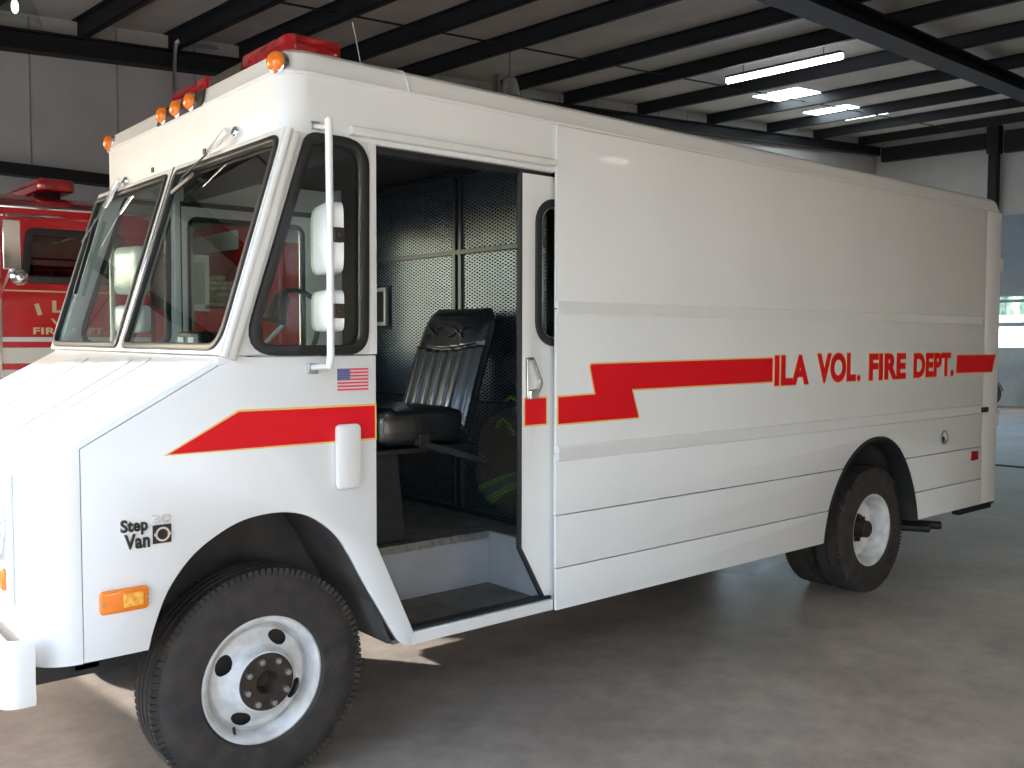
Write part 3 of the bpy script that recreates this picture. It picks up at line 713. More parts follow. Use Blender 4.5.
mb = MB(); mb.box(.30, 2.0, .10, W - .10, FZ - .02, FZ); mb.box(2.0, 3.2, .60, W - .60, FZ - .02, FZ); mb.box(3.2, XR - .07, .10, W - .10, FZ - .02, FZ); mb.build('cargo_floor', M['dark'], van)
mb = MB(); mb.box(.035, XR - .07, .085, .095, 1.03, 2.44); mb.box(.035, XR - .07, W - .095, W - .085, 1.03, 2.44); mb.box(.035, 2.0, .085, .095, FZ, 1.03); mb.box(.035, 2.0, W - .095, W - .085, FZ, 1.03); mb.box(-.02, XR - .04, .03, W - .03, 2.42, 2.44); mb.box(XR - .06, XR - .045, .05, W - .05, FZ, 2.44); mb.build('cargo_lining', M['dark'], van)
mb = MB(); mb.box(-1.18, -.88, .04, W - .04, 2.40, 2.42); mb.box(-1.195, -1.18, .10, W - .10, ZV + .01, 2.42); mb.build('headliner', M['beige'], van)
mb = MB(); mb.box(-.88, -.02, .04, W - .04, 2.40, 2.42); mb.box(-.88, -.86, .1, W - .1, 2.25, 2.40); mb.build('cab_ceiling', M['dark'], van)  # rear of the beige headliner; its shade is put into the dark colour
mb = MB(); mb.box(-1.10, -1.04, .49, W - .49, FZ, 1.02); mb.build('firewall', M['greywall'], van)
for s in (0, 1):
    y0, y1 = (.026, .05) if s == 0 else (W - .05, W - .026)
    mb = MB(); mb.box(-1.46, -.885, y0, y1, 1.0, 1.50); mb.build('cab_liner', M['greywall'], van)
dash = MB(); dash.prism([(-1.45, 0, 1.00), (-1.46, 0, 1.500), (-1.30, 0, 1.505), (-1.18, 0, 1.44), (-1.13, 0, 1.20), (-1.16, 0, 1.00)], (0, W - .11, 0)); dash.v = [(a, b + .055, c) for a, b, c in dash.v]
dash = dash.build('dashboard', M['greywall'], van, bevel=.02)
mb = MB(); mb.prism([(-1.20, .70, 1.40), (-1.20, .70, 1.50), (-.88, .70, 1.50), (-.86, .70, 1.44), (-.95, .70, 1.16), (-1.10, .70, 1.16)], (0, .46, 0)); mb.build('centre_console', M['blackmetal'], dash, bevel=.015)
mb = MB(); mb.prism([(-1.14, .36, 1.40), (-1.12, .36, 1.24), (-1.12, .84, 1.24), (-1.14, .84, 1.40)], (-.03, 0, 0)); mb.build('instrument_cluster', M['blackmetal'], dash, bevel=.01)
mb = MB(); mb.prism([(-1.12, .80, FZ), (-1.12, .80, 1.22), (-.70, .80, 1.14), (-.52, .80, .98), (-.50, .80, FZ)], (0, .42, 0)); mb.build('engine_cover', M['blackmetal'], van, bevel=.04, seg=3)
# steering wheel
mb = MB(); q = Matrix.Translation((-.93, .66, 1.40)) @ Matrix.Rotation(R(-38), 4, 'Y')
mb.lathe([(.013 * math.sin(2 * PI * k / 8), .215 + .013 * math.cos(2 * PI * k / 8)) for k in range(8)], (0, 0, 0), 'z', 48, True)
for a in (0, 120, 240): mb.tube([(0, 0, -.02), (.21 * math.cos(R(a)), .21 * math.sin(R(a)), 0)], .010, 8)
mb.lathe([(.01, 0), (.012, .035), (-.02, .05), (-.05, .04)], (0, 0, 0), 'z', 24); mb.xf(q); mb.tube([(-.93, .66, 1.38), (-1.15, .66, 1.12)], .03, 10)
mb.build('steering_wheel', M['leather'], van)
# gooseneck spotlight and angled bracket on the dash, seen in the side window
mb = MB(); mb.tube(catmull([(-.80, .60, 1.735), (-.86, .6, 1.765), (-.93, .60, 1.765), (-.965, .60, 1.72)], 4), .011, 8); mb.tube(catmull([(-.80, .60, 1.735), (-.79, .6, 1.60), (-.84, .6, 1.48), (-.9, .6, 1.38)], 4), .011, 8); gs = mb.build('gooseneck', M['rubber'], van)
mb = MB(); mb.lathe([(.0, .0), (.0, .048), (-.10, .036), (-.13, .015), (-.13, 0)], (0, 0, 0), 'z', 20); mb.xf(Matrix.Translation((-.985, .60, 1.64)) @ Matrix.Rotation(R(-160), 4, 'Y')); mb.build('lamp_head', M['blackmetal'], gs)
mb = MB(); mb.bar((-1.045, .60, 1.535), (-.93, .6, 1.64), .03, .012); mb.box(-1.03, -.88, .5, .7, 1.47, 1.52); mb.build('dash_bracket', M['panel'], van, bevel=.004)

# ---- driver's seat
def seat():
    x0, y0, y1 = -.30, .43, .91
    mb = MB(); mb.prism([(-.60, .5, FZ), (-.60, .5, 1.085), (-.46, .5, 1.085), (-.41, .5, FZ)], (0, .32, 0)); ped = mb.build('driver_seat', M['blackmetal'], van, bevel=.01)
    mb = MB(); mb.box(-.60, -.06, y0 + .02, y1 - .02, 1.075, 1.10); mb.build('seat_frame', M['blackmetal'], ped, bevel=.006)
    # cushion
    mb = MB()
    def cf(u, v):
        a = 2 * PI * u; b = PI * (v - .5); e = .38
        c = lambda t: math.copysign(abs(t) ** e, t)
        X = c(math.cos(a)) * c(math.cos(b)); Y = c(math.sin(a)) * c(math.cos(b)); Z = c(math.sin(b))
        x = -.345 + X * .285; y = (y0 + y1) / 2 + Y * .245; z = 1.18 + Z * .078
        if Z > .5: z += .018 * (1 - min(1, abs(X) * 1.0) ** 2) + (.02 if X < -.6 else 0)
        return (x, y, z)
    mb.grid(cf, 48, 24, True); mb.build('seat_cushion', M['leather'], ped, ang=80)
    # backrest: front face grid with channels
    H0, H1 = 1.165, 1.715
    def halfw(t): return .250 if t < .72 else .250 - .055 * ((t - .72) / .28) ** 2.4
    def bf(u, v, back=False):
        t = v; w = halfw(t); s = (u - .5) * 2; y = (y0 + y1) / 2 + s * w; z = H0 + (H1 - H0) * t
        xb = -.165 + .150 * t + .03 * t * t
        k = (1 - abs(s) ** 6) * (1 - abs(2 * t - 1) ** 14)
        dd = .058 * k
        if .10 < t < .66 - .05 * (1 - s * s) + .03 and abs(s) < .86:
            ph = (s + .86) / 1.72 * 6; fr_ = abs((ph % 1) - .5) * 2
            dd += .013 * (1 - fr_ ** 5)
        if abs(t - (.70 - .05 * (1 - s * s))) < .012: dd -= .008
        return (xb - dd, y, z)
    mb = MB(); mb.grid(lambda u, v: bf(u, v), 120, 90)
    def bk(u, v):
        s = (u - .5) * 2; w = halfw(v); xb = -.165 + .150 * v + .03 * v * v; k = (1 - abs(s) ** 8) * (1 - abs(2 * v - 1) ** 14)
        return (xb + .03 + .065 * k, (y0 + y1) / 2 + s * w, H0 + (H1 - H0) * v)
    mb.grid(bk, 40, 40)
    # closing edges
    def edge(fn):
        mb.grid(fn, 40, 1)
    edge(lambda u, v: bf(0, u) if v == 0 else bk(0, u)); edge(lambda u, v: bf(1, u) if v == 0 else bk(1, u))
    edge(lambda u, v: bf(u, 1) if v == 0 else bk(u, 1)); edge(lambda u, v: bf(u, 0) if v == 0 else bk(u, 0))
    br = mb.build('backrest', M['leather'], ped, ang=70)
    # scroll piping
    mb = MB()
    for yc, sg in ((.565, 1), (.76, -1)):
        pts = []
        for k in range(33):
            a = k / 32; th = a * 2 * PI * 1.5 - PI * .75
            pts.append((a, th))
        P = []
        for k in range(41):
            a = k / 40
            yy_ = yc + sg * (.062 * (a * 2 - 1) + .020 * math.sin(a * 4 * PI)); zz = 1.605 + .021 * math.cos(a * 3 * PI) * (1 if sg > 0 else -1)
            t = (zz - H0) / (H1 - H0); s_ = (yy_ - (y0 + y1) / 2) / halfw(t)
            b = bf(s_ / 2 + .5, t); P.append((b[0] - .001, yy_, zz))
        mb.tube([(b_[0] - .004, b_[1], b_[2]) for b_ in P], .006, 6)
    P = []
    for k in range(31):
        s_ = -.9 + 1.8 * k / 30; t = .715 - .05 * (1 - s_ * s_); b = bf(s_ / 2 + .5, t); P.append(b)
    mb.tube(P, .004, 6); mb.tube([(b[0], b[1], b[2]) for b in [bf(.1 + .8 * k / 20, .93) for k in range(21)]], .0035, 6)
    mb.build('piping', M['leather'], br)
    # belt with buckle
    mb = MB(); mb.bar((-.42, .455, 1.13), (-.06, .405, 1.02), .030, .07, (0, 1, 0)); mb.build('seat_belt', M['blackbag'], ped, bevel=.006)
    mb = MB(); mb.box(-.405, -.345, .415, .45, 1.095, 1.165); mb.build('belt_buckle', M['blackmetal'], ped, bevel=.008)
    mb = MB(); mb.cyl((-.075, .39, 1.03), (-.075, .43, 1.03), .016, 12); mb.build('belt_bolt', M['steel'], ped)
seat()

# ---- mesh bulkhead
bx = .18
mb = MB(); fr_ = .028
for y in (.10, .875, .925, W - .11): mb.box(bx - .015, bx + .015, y, y + fr_, FZ + .005, 2.41)
for z in (FZ + .005, 1.995, 2.385, 1.255): mb.box(bx - .014, bx + .014, .10, W - .085, z, z + (.026 if z != 1.255 else .016))
bh = mb.build('mesh_bulkhead', M['meshframe'], van, bevel=.003)
mb = MB()
def diamond(y0, y1, z0, z1, sy=.0400, sz=.0170, hole=None):
    """expanded metal: two families of slanted strands clipped to a rectangle"""
    k = sz / sy
    for sg in (1, -1):
        c0 = z0 - k * (y1 - y0) ; n = int((z1 - z0 + k * (y1 - y0)) / sz) + 2
        for i in range(n):
            c = c0 + i * sz
            # z = c + k*(y-y0) for sg=1, mirrored for -1
            ya = max(y0, y0 + (z0 - c) / k); yb_ = min(y1, y0 + (z1 - c) / k)
            if yb_ - ya < .004: continue
            segs = [(ya, yb_)]
            if hole:
                hy0, hy1, hz0, hz1 = hole
                if sg < 0: hy0, hy1 = y0 + y1 - hy1, y0 + y1 - hy0
                la = max(hy0, y0 + (hz0 - c) / k); lb = min(hy1, y0 + (hz1 - c) / k)
                if lb > la: segs = [s_ for s_ in ((ya, la), (lb, yb_)) if s_[1] - s_[0] > .002]
            for a, b in segs:
                za, zb_ = c + k * (a - y0), c + k * (b - y0)
                if sg < 0: a, b = y0 + y1 - a, y0 + y1 - b
                mb.bar((bx, a, za), (bx, b, zb_), .0036, .0034, (1, 0, 0))
diamond(.128, .875, FZ + .03, 2.385)
diamond(.953, W - .115, FZ + .03, 2.385, hole=(1.53, 1.84, 1.62, 1.87))
mb.build('expanded_mesh', M['mesh'], bh, smooth=False, recalc=False)
mb = MB()
for a, b in (((bx - .02, 1.565, 1.655), (bx - .02, 1.565, 1.845)), ((bx - .02, 1.80, 1.655), (bx - .02, 1.80, 1.845)), ((bx - .02, 1.555, 1.655), (bx - .02, 1.81, 1.655)), ((bx - .02, 1.555, 1.845), (bx - .02, 1.81, 1.845))): mb.bar(a, b, .02, .02, (1, 0, 0))
mb.build('hatch_frame', M['steel'], bh)
mb = MB(); mb.box(bx, bx + .012, 1.53, 1.84, 1.62, 1.87); mb.build('hatch_panel', M['dark'], bh)

# things carried in the van ------------------------------------------------
def lump(seed, amp=.18):
    rr = random.Random(seed); ph = [(rr.uniform(2, 5), rr.uniform(2, 5), rr.uniform(2, 5), rr.uniform(0, 6)) for _ in range(5)]
    return lambda d: 1 + amp * sum(math.sin(a * d.x + b * d.y + c * d.z + e) for a, b, c, e in ph) / 5
coat = empty('turnout_coat', (.55, .62, FZ), 'tan turnout coat with lime and silver bands slumped behind the mesh partition', 'coat')
mb = MB(); mb.ball((.47, .72, FZ + .25), (.20, .34, .25), 40, 24, lump(3, .35)); mb.build('coat_body', M['tan'], coat)
for (z0, z1, w_, m_) in ((.10, .14, .0, 'lime'), (.14, .18, .0, 'silver'), (.18, .20, 0, 'lime')):
    mb = MB(); f_ = lump(3, .35)
    def band(u, v, z0=z0, z1=z1):
        a = PI * .5 + PI * u; b = math.asin(max(-1, min(1, (z0 + (z1 - z0) * v - .26) / .26))) + .25 * math.sin(a * 2)
        d_ = Vector((math.cos(a) * math.cos(b), math.sin(a) * math.cos(b), math.sin(b))); k = f_(d_) * 1.02
        return (.47 + d_.x * .20 * k, .72 + d_.y * .34 * k, FZ + .25 + d_.z * .25 * k)
    mb.grid(band, 30, 3); mb.build('reflective_band', M[m_], coat)
bag = empty('gear_bag', (.55, .42, FZ + .42), 'black gear bag with lime piping heaped above the tan coat behind the mesh', 'bag')
mb = MB(); mb.ball((.50, .62, FZ + .74), (.16, .26, .15), 32, 20, lump(9, .3)); mb.build('bag_body', M['blackbag'], bag)
for k, (yy_, zz, m_) in enumerate(((.66, 1.26, 'lime'), (.60, 1.22, 'silver'), (.72, 1.14, 'lime'))):
    mb = MB(); mb.tube(catmull([(.32, yy_ - .10, zz - .07), (.31, yy_ - .04, zz + .01), (.32, yy_ + .02, zz + .02), (.32, yy_ + .06, zz - .02)], 5), .010, 8); mb.build('bag_strap', M[m_], bag)
# equipment on the dash
def dashbox(loc, sz, rz, name, label, cat, m, stickers=1):
    r_ = empty(name, loc, label, cat); mt = Matrix.Translation(loc) @ Matrix.Rotation(rz, 4, 'Z')
    mb = MB(); mb.box(-sz[0] / 2, sz[0] / 2, -sz[1] / 2, sz[1] / 2, 0, sz[2]); mb.xf(mt); mb.build('housing', m, r_, bevel=.012)
    for k in range(stickers):
        mb = MB(); mb.box(-sz[0] / 2 - .002, -sz[0] / 2 - .0005, -sz[1] / 4 + k * .07, -sz[1] / 4 + .04 + k * .07, sz[2] * .35, sz[2] * .75); mb.xf(mt); mb.build('sticker', M['sticker'], r_)
    return r_
dashbox((-1.10, 1.03, 1.502), (.16, .15, .10), R(15), 'two_way_radio', 'black radio with pale label lying on the centre console behind the windshield', 'radio', M['blackmetal'], 2)
dashbox((-1.02, .82, 1.502), (.15, .19, .13), R(-20), 'siren_control', 'black siren control box with sticker standing on the centre console, the taller box', 'siren box', M['blackmetal'], 1)
hl = empty('headset', (-1.0, .82, 1.634), 'black headset with round ear cups lying on top of the tall siren box', 'headset')
for k, (dx, dy, dz) in enumerate(((0, 0, .045), (.05, .13, .045))):
    mb = MB(); mb.ball((-1.04 + dx, .77 + dy, 1.634 + dz), (.045, .045, .045), 20, 12); mb.build('ear_cup', M['leather'], hl)
mb = MB(); mb.tube(catmull([(-1.04, .77, 1.70), (-1.035, .79, 1.76), (-1.015, .835, 1.785), (-.995, .89, 1.76), (-.99, .90, 1.70)], 5), .010, 8); mb.build('headband', M['rubber'], hl)
mc = empty('microphone_cable', (-1.35, 1.0, 1.507), 'coiled black microphone cable lying along the dash', 'cable')
mb = MB(); mb.tube([(-1.36 + .018 * math.cos(k * .9), .60 + k * .0042, 1.534 + .016 * math.sin(k * .9)) for k in range(110)], .004, 6); mb.build('coil', M['rubber'], mc)

# ================================================================ RED FIRE ENGINE
Y0 = 4.0; Y1 = 6.4
eng = empty('fire_engine', (.8, 5.2, 0), 'red fire engine with gold door lettering parked beyond the white van', 'fire engine')
def py(n, poly, y0, y1, m, par, bevel=0, seg=2):
    mb = MB(); mb.prism([(a, y0, b) for a, b in poly], (0, y1 - y0, 0)); return mb.build(n, m, par, bevel=bevel, seg=seg)
cabpoly = [(-1.95, .62), (-1.95, 1.60), (-1.60, 2.46), (-1.50, 2.52), (-.50, 2.55), (-.34, 2.50), (-.30, 2.40), (-.30, .62)]
# cab side walls as plates with window openings
dwin = rpoly([(-1.14, 1.955), (-.50, 1.955), (-.50, 2.285), (-1.10, 2.285)], .05)
for y in (Y0, Y1):
    mb = MB(); plate('c', [(-1.78, .62), (-.30, .62), (-.30, 2.40), (-.36, 2.44), (-1.50, 2.43), (-1.77, 1.62)], [dwin], side(y), .05, None, join=mb, bevel=.008); mb.build('cab_side', M['firered'], eng)
    mb = MB(); plate('c', offset_poly(dwin, -.02), [offset_poly(dwin, .03)], side(y - .03 if y == Y0 else y + .03), .012, None, join=mb, bevel=.004); mb.build('window_rubber', M['rubber'], eng)
    mb = MB(); plate('c', dwin, [], side(y), .006, None, join=mb); mb.build('cab_window', M['darkglass'], eng)
mb = MB()
def cabroof(u, v):
    s = 2 * u - 1; y = (Y0 + Y1) / 2 + s * (Y1 - Y0) / 2 * 1.01; x = -1.53 + 1.25 * v
    return (x, y, 2.44 + .17 * (1 - abs(s) ** 3.2) * (1 - abs(2 * v - 1) ** 6 * .7))
mb.grid(cabroof, 24, 12); mb.build('cab_roof', M['firered'], eng)
mb = MB(); mb.tube([(-1.60, Y0 - .03, 2.43), (-.32, Y0 - .03, 2.445)], .012, 8); mb.build('roof_gutter', M['chrome'], eng)
mb = MB(); mb.box(-.33, -.30, Y0, Y1, .62, 2.42); mb.build('cab_back', M['firered'], eng)
mb = MB(); mb.box(-1.75, -.33, Y0 + .03, Y1 - .03, .62, .66); mb.box(-1.75, -1.60, Y0 + .03, Y1 - .03, 1.2, 1.60); mb.build('cab_inside', M['dark'], eng)
mb = MB(); mb.prism([(-1.77, Y0 + .04, 1.62), (-1.77, Y1 - .04, 1.62), (-1.51, Y1 - .04, 2.42), (-1.51, Y0 + .04, 2.42)], (-.01, 0, 0)); mb.build('windscreen', M['darkglass'], eng)
mb = MB(); mb.box(-1.80, -1.76, Y0 + .02, Y1 - .02, .66, 1.62); mb.build('cab_front', M['firered'], eng, bevel=.02)
py('front_bumper', [(-1.95, .45), (-1.95, .75), (-1.79, .75), (-1.79, .45)], Y0 - .02, Y1 + .02, M['chrome'], eng, .03)
# cream lower part with stripes, gold line
mb = MB(); mb.box(-1.28, -.31, Y0 - .034, Y0 - .026, .66, 1.505); mb.build('cream_panel', M['cream'], eng)
mb = MB(); mb.box(-1.28, -.31, Y0 - .038, Y0 - .030, 1.545, 1.575); mb.build('white_stripe', M['panelw'], eng)
mb = MB(); mb.box(-1.28, -.31, Y0 - .040, Y0 - .030, 1.36, 1.40); mb.build('thin_red_stripe', M['firered'], eng)
mb = MB(); mb.box(-1.28, -.31, Y0 - .0285, Y0 - .0255, 1.878, 1.888); mb.build('gold_line', M['goldleaf'], eng)
mb = MB(); mb.box(-1.295, -1.275, Y0 - .04, Y0 - .02, .66, 2.40); mb.build('door_hinge_strip', M['chrome'], eng)
ff = side(Y0 - .029)
for ch, bb in (('I', (-1.066, -1.038, 1.722, 1.800)), ('L', (-.965, -.885, 1.742, 1.822)), ('A', (-.855, -.760, 1.722, 1.800)), ('VOL', (-.975, -.76, 1.655, 1.700)), ('FIRE', (-1.085, -.90, 1.582 + .012, 1.640)), ('DEPT.', (-.845, -.62, 1.594, 1.640))):
    vs, fs = text_mb(ch, bb, ff, bold=.025, depth=.0015)
    if ch in 'ILA':
        cx, cz = (bb[0] + bb[1]) / 2, (bb[2] + bb[3]) / 2; an = {'I': R(16), 'L': 0.0, 'A': R(-14)}[ch]
        vs = [(cx + (x - cx) * math.cos(an) - (z - cz) * math.sin(an), y, cz + (x - cx) * math.sin(an) + (z - cz) * math.cos(an)) for x, y, z in vs]
    MB().add(vs, fs).build('gold_lettering', M['goldleaf'], eng, smooth=False)
# mirror
mb = MB(); mb.box(-1.325, -1.225, Y0 - .36, Y0 - .33, 2.00, 2.31); mb.tube([(-1.30, Y0 - .34, 2.34), (-.86, Y0 - .03, 2.385)], .010, 8); mb.tube([(-1.32, Y0 - .34, 2.34), (-1.7, Y0 - .03, 2.33)], .010, 8); mb.tube([(-1.28, Y0 - .34, 2.00), (-1.30, Y0 - .03, 1.80)], .010, 8); mrr = mb.build('door_mirror', M['chrome'], eng, bevel=.006)
mb = MB(); mb.ball((-1.235, Y0 - .35, 1.955), (.055, .05, .055), 20, 14); mb.build('spot_mirror', M['chrome'], mrr)
# light bar on the cab
mb = MB(); plate('x', rrect(-.93, -.68, Y0 + .40, Y1 - .5, .05), [], lambda a, b, c: (a, b, 2.665 + c), .09, None, join=mb, bevel=.02); lb = mb.build('light_bar', M['redlens'], eng)
mb = MB()
for y in (Y0 + .7, Y1 - .7): mb.box(-.90, -.72, y - .05, y + .05, 2.55, 2.63)
mb.build('light_bar_foot', M['blackmetal'], lb)
for y in (Y0 + .12, Y0 + .24): 
    mb = MB(); mb.ball((-1.5, y, 2.52), (.05, .04, .03), 14, 8); mb.build('cab_marker_light', M['amber'], eng)
# pump panel and body
mb = MB(); mb.box(-.26, .12, Y0, Y1, .62, 1.78); mb.build('pump_house', M['firered'], eng, bevel=.01)
mb = MB(); mb.box(-.205, .105, Y0 - .06, Y0 + .3, 1.78, 2.165); pp = mb.build('pump_panel', M['panel'], eng, bevel=.006)
mb = MB()
for a in ((-.215, .115, 2.13, 2.185), (-.215, -.17, 1.78, 2.15), (.085, .115, 1.78, 2.15), (-.215, .115, 1.77, 1.82)): mb.box(a[0], a[1], Y0 - .072, Y0 - .058, a[2], a[3])
mb.build('panel_trim', M['panelw'], pp)
mb = MB(); mb.lathe([(0, .0), (0, .05), (.01, .055)], (0, 0, 0), 'y', 20); mb.xf(Matrix.Translation((-.05, Y0 - .075, 1.93)))
mb.build('pump_gauge', M['panel'], pp)
mb = MB(); mb.box(.12, .45, Y0, Y1, .62, 1.80); mb.build('crosswalk_deck', M['firered'], eng, bevel=.01)
mb = MB(); mb.box(.45, 5.2, Y0, Y1, .62, 2.50); bb_ = mb.build('rear_body', M['firered'], eng, bevel=.012)
mb = MB(); mb.box(.50, 5.15, Y0 - .012, Y0 + .01, 2.33, 2.455); mb.build('grey_side_band', M['panel'], bb_)
mb = MB(); mb.box(.90, 1.55, Y0 - .015, Y0 + .01, .8, 2.28); mb.box(1.62, 2.7, Y0 - .015, Y0 + .01, 1.35, 2.28); mb.box(2.78, 3.8, Y0 - .015, Y0 + .01, .8, 2.28); mb.build('compartment_door', M['panel'], bb_, bevel=.006)
mb = MB(); plate('x', rrect(Y0 + .14, Y0 + 1.1, 2.27, 2.42, .02), [], front(.44), .012, None, join=mb, bevel=.003); mb.build('front_locker_panel', M['panelw'], bb_)
mb = MB()
for a in range(8):
    an = a * PI / 4; mb.prism([(.475 + .008 * math.cos(an + 1.57), Y0 - .016, 2.385 + .008 * math.sin(an + 1.57)), (.475 + .034 * math.cos(an - .25), Y0 - .016, 2.385 + .034 * math.sin(an - .25)), (.475 + .034 * math.cos(an + .25), Y0 - .016, 2.385 + .034 * math.sin(an + .25)), (.475 + .008 * math.cos(an - 1.57), Y0 - .016, 2.385 + .008 * math.sin(an - 1.57))], (0, .003, 0))
mb.build('gold_emblem', M['goldleaf'], bb_, smooth=False)
for x in (-1.40, 3.35):
    for y, s_ in ((Y0 + .02, 1), (Y1 - .32, 1)):
        mb = MB(); mb.lathe([(.03, .27), (.0, .30), (.0, .42), (.04, .50), (.26, .50), (.30, .42), (.30, .30), (.27, .27)], (x, y, .50), 'y', 48, True); wv = mb.build('engine_tire', M['tire'], eng)
        mb = MB(); mb.lathe([(.03, .27), (.05, .25), (.10, .22), (.08, .10), (.04, .09), (.03, 0)], (x, y, .50), 'y', 32); mb.build('engine_rim', M['chrome'], wv)
mb = MB(); mb.box(-1.75, 5.0, Y0 + .8, Y0 + .95, .45, .65); mb.box(-1.75, 5.0, Y1 - .95, Y1 - .8, .45, .65); mb.build('engine_chassis', M['under'], eng)
# folded hose on the deck behind the cab: three stacks
for k, (x, n, dz) in enumerate(((.175, 5, 0), (.265, 6, 0), (.36, 5, 0))):
    h = MB()
    for i in range(n):
        z = 1.805 + .020 + i * .041; y = Y0 + .04 + .02 * random.uniform(-1, 1); x_ = x + random.uniform(-.006, .006)
        P = [(x_ + .034 * math.cos(a_), y, z) for a_ in (0,)]
        h.grid(lambda u, v, x_=x_, y=y, z=z: (x_ + .042 * math.copysign(abs(math.cos(2 * PI * u)) ** .6, math.cos(2 * PI * u)), y + .62 * v - .05 * (1 if v == 0 else 0) * 0, z + .019 * math.copysign(abs(math.sin(2 * PI * u)) ** .8, math.sin(2 * PI * u))), 16, 4, True)
        h.ball((x_, y, z), (.042, .045, .0195), 14, 8)
    o = h.build('fire_hose', M['hose'], None)
    tag(o, ['cream folded fire hose stack on the engine deck, nearest the grey pump panel', 'taller cream folded fire hose stack in the middle of the engine deck', 'cream folded fire hose stack nearest the red rear body'][k], 'fire hose', 'folded hoses on the engine deck')

# ================================================================ BUILDING (local frame p,q rotated by TH)
def zr(p, z0): return z0 + p / 12
P0, P1, Q0, Q1 = -3.5, 21.0, -8.0, 8.0
# floor
def floor_mat():
    m = mat('concrete_floor', (.44, .375, .31), .5, 0, 0, noise=1, nscale=1.1, col2=(.32, .27, .22), bump=.06, bscale=25)
    nt = m.node_tree; b = nt.nodes['Principled BSDF']
    tc = nt.nodes.new('ShaderNodeTexCoord'); n = nt.nodes.new('ShaderNodeTexNoise'); n.inputs['Scale'].default_value = 6; n.inputs['Detail'].default_value = 10; n.inputs['Roughness'].default_value = .7
    nt.links.new(tc.outputs['Object'], n.inputs['Vector'])
    mr = nt.nodes.new('ShaderNodeMapRange'); mr.inputs['From Min'].default_value = .3; mr.inputs['From Max'].default_value = .75; mr.inputs['To Min'].default_value = .7; mr.inputs['To Max'].default_value = 1.25
    nt.links.new(n.outputs['Fac'], mr.inputs['Value'])
    mul = nt.nodes.new('ShaderNodeMix'); mul.data_type = 'RGBA'; mul.blend_type = 'MULTIPLY'; mul.inputs['Factor'].default_value = 1
    src = b.inputs['Base Color'].links[0].from_socket; nt.links.new(src, mul.inputs['A']); nt.links.new(mr.outputs['Result'], mul.inputs['B']); nt.links.new(mul.outputs['Result'], b.inputs['Base Color'])
    mr2 = nt.nodes.new('ShaderNodeMapRange'); mr2.inputs['To Min'].default_value = .28; mr2.inputs['To Max'].default_value = .6; nt.links.new(n.outputs['Fac'], mr2.inputs['Value']); nt.links.new(mr2.outputs['Result'], b.inputs['Roughness'])
    return m
mb = MB(); mb.box(P0, P1 + .3, Q0, Q1, -.12, 0); struct(mb.build('floor', floor_mat(), smooth=False))
mb = MB(); mb.box(9.55, 9.68, Q0 + .05, Q1 - .05, 0, .006); struct(mb.build('trim_1', M['dark'], smooth=False))     # thin dark strip across the floor
def ceil_mat():
    m = mat('insulated_ceiling', (.70, .67, .59), .6, noise=.15, nscale=1.5)
    nt = m.node_tree; b = nt.nodes['Principled BSDF']; tc = nt.nodes.new('ShaderNodeTexCoord'); sp = nt.nodes.new('ShaderNodeSeparateXYZ'); nt.links.new(tc.outputs['Object'], sp.inputs[0])
    a = nt.nodes.new('ShaderNodeMath'); a.operation = 'MULTIPLY'; a.inputs[1].default_value = 1 / .9; nt.links.new(sp.outputs['Y'], a.inputs[0])
    f = nt.nodes.new('ShaderNodeMath'); f.operation = 'FRACT'; nt.links.new(a.outputs[0], f.inputs[0])
    g = nt.nodes.new('ShaderNodeMath'); g.operation = 'LESS_THAN'; g.inputs[1].default_value = .03; nt.links.new(f.outputs[0], g.inputs[0])
    mx = nt.nodes.new('ShaderNodeMix'); mx.data_type = 'RGBA'; src = b.inputs['Base Color'].links[0].from_socket
    nt.links.new(g.outputs[0], mx.inputs['Factor']); nt.links.new(src, mx.inputs['A']); mx.inputs['B'].default_value = (.68, .66, .58, 1); nt.links.new(mx.outputs['Result'], b.inputs['Base Color'])
    return m
ZR = 4.90
mb = MB(); mb.prism([(P0, Q0, zr(P0, ZR)), (P1 + .3, Q0, zr(P1 + .3, ZR)), (P1 + .3, Q0, zr(P1 + .3, ZR) + .15), (P0, Q0, zr(P0, ZR) + .15)], (0, Q1 - Q0, 0))
struct(mb.build('ceiling', ceil_mat(), smooth=False))
tn = 2
for p in (-3.25, -2.2, -1.1, 0.0, 1.08, 2.10, 3.0, 4.2, 5.5, 7.35, 8.95, 10.95, 13.2, 15.5, 17.6, 19.9):
    mb = MB(); z = zr(p, 4.71)
    mb.box(p - .008, p + .008, Q0 + .02, Q1 - .02, z, z + .185); mb.box(p - .008, p + .07, Q0 + .02, Q1 - .02, z, z + .012); mb.box(p - .07, p + .008, Q0 + .02, Q1 - .02, z + .175, z + .187)
    struct(mb.build('trim_%d' % tn, M['purlin'], smooth=False)); tn += 1
def rafter(a, b, w=.20, h=.34):
    global tn
    mb = MB(); za, zb_ = zr(a[0], 4.48), zr(b[0], 4.48)
    A = Vector((a[0], a[1], za)); B = Vector((b[0], b[1], zb_))
    mb.bar(A + Vector((0, 0, .01)), B + Vector((0, 0, .01)), w, .02); mb.bar(A + Vector((0, 0, h - .03)), B + Vector((0, 0, h - .03)), w, .02); mb.bar(A + Vector((0, 0, h / 2)), B + Vector((0, 0, h / 2)), .02, h - .04)
    struct(mb.build('trim_%d' % tn, M['rafter'], smooth=False)); tn += 1
rafter((P0 + .1, 7.88), (P1 - .1, 7.88), .18, .23)
rafter((P0 + .1, 1.72), (P1 - .1, 3.02), .34, .23)
rafter((P0 + .1, -3.4), (P1 - .1, -3.4), .34, .23)
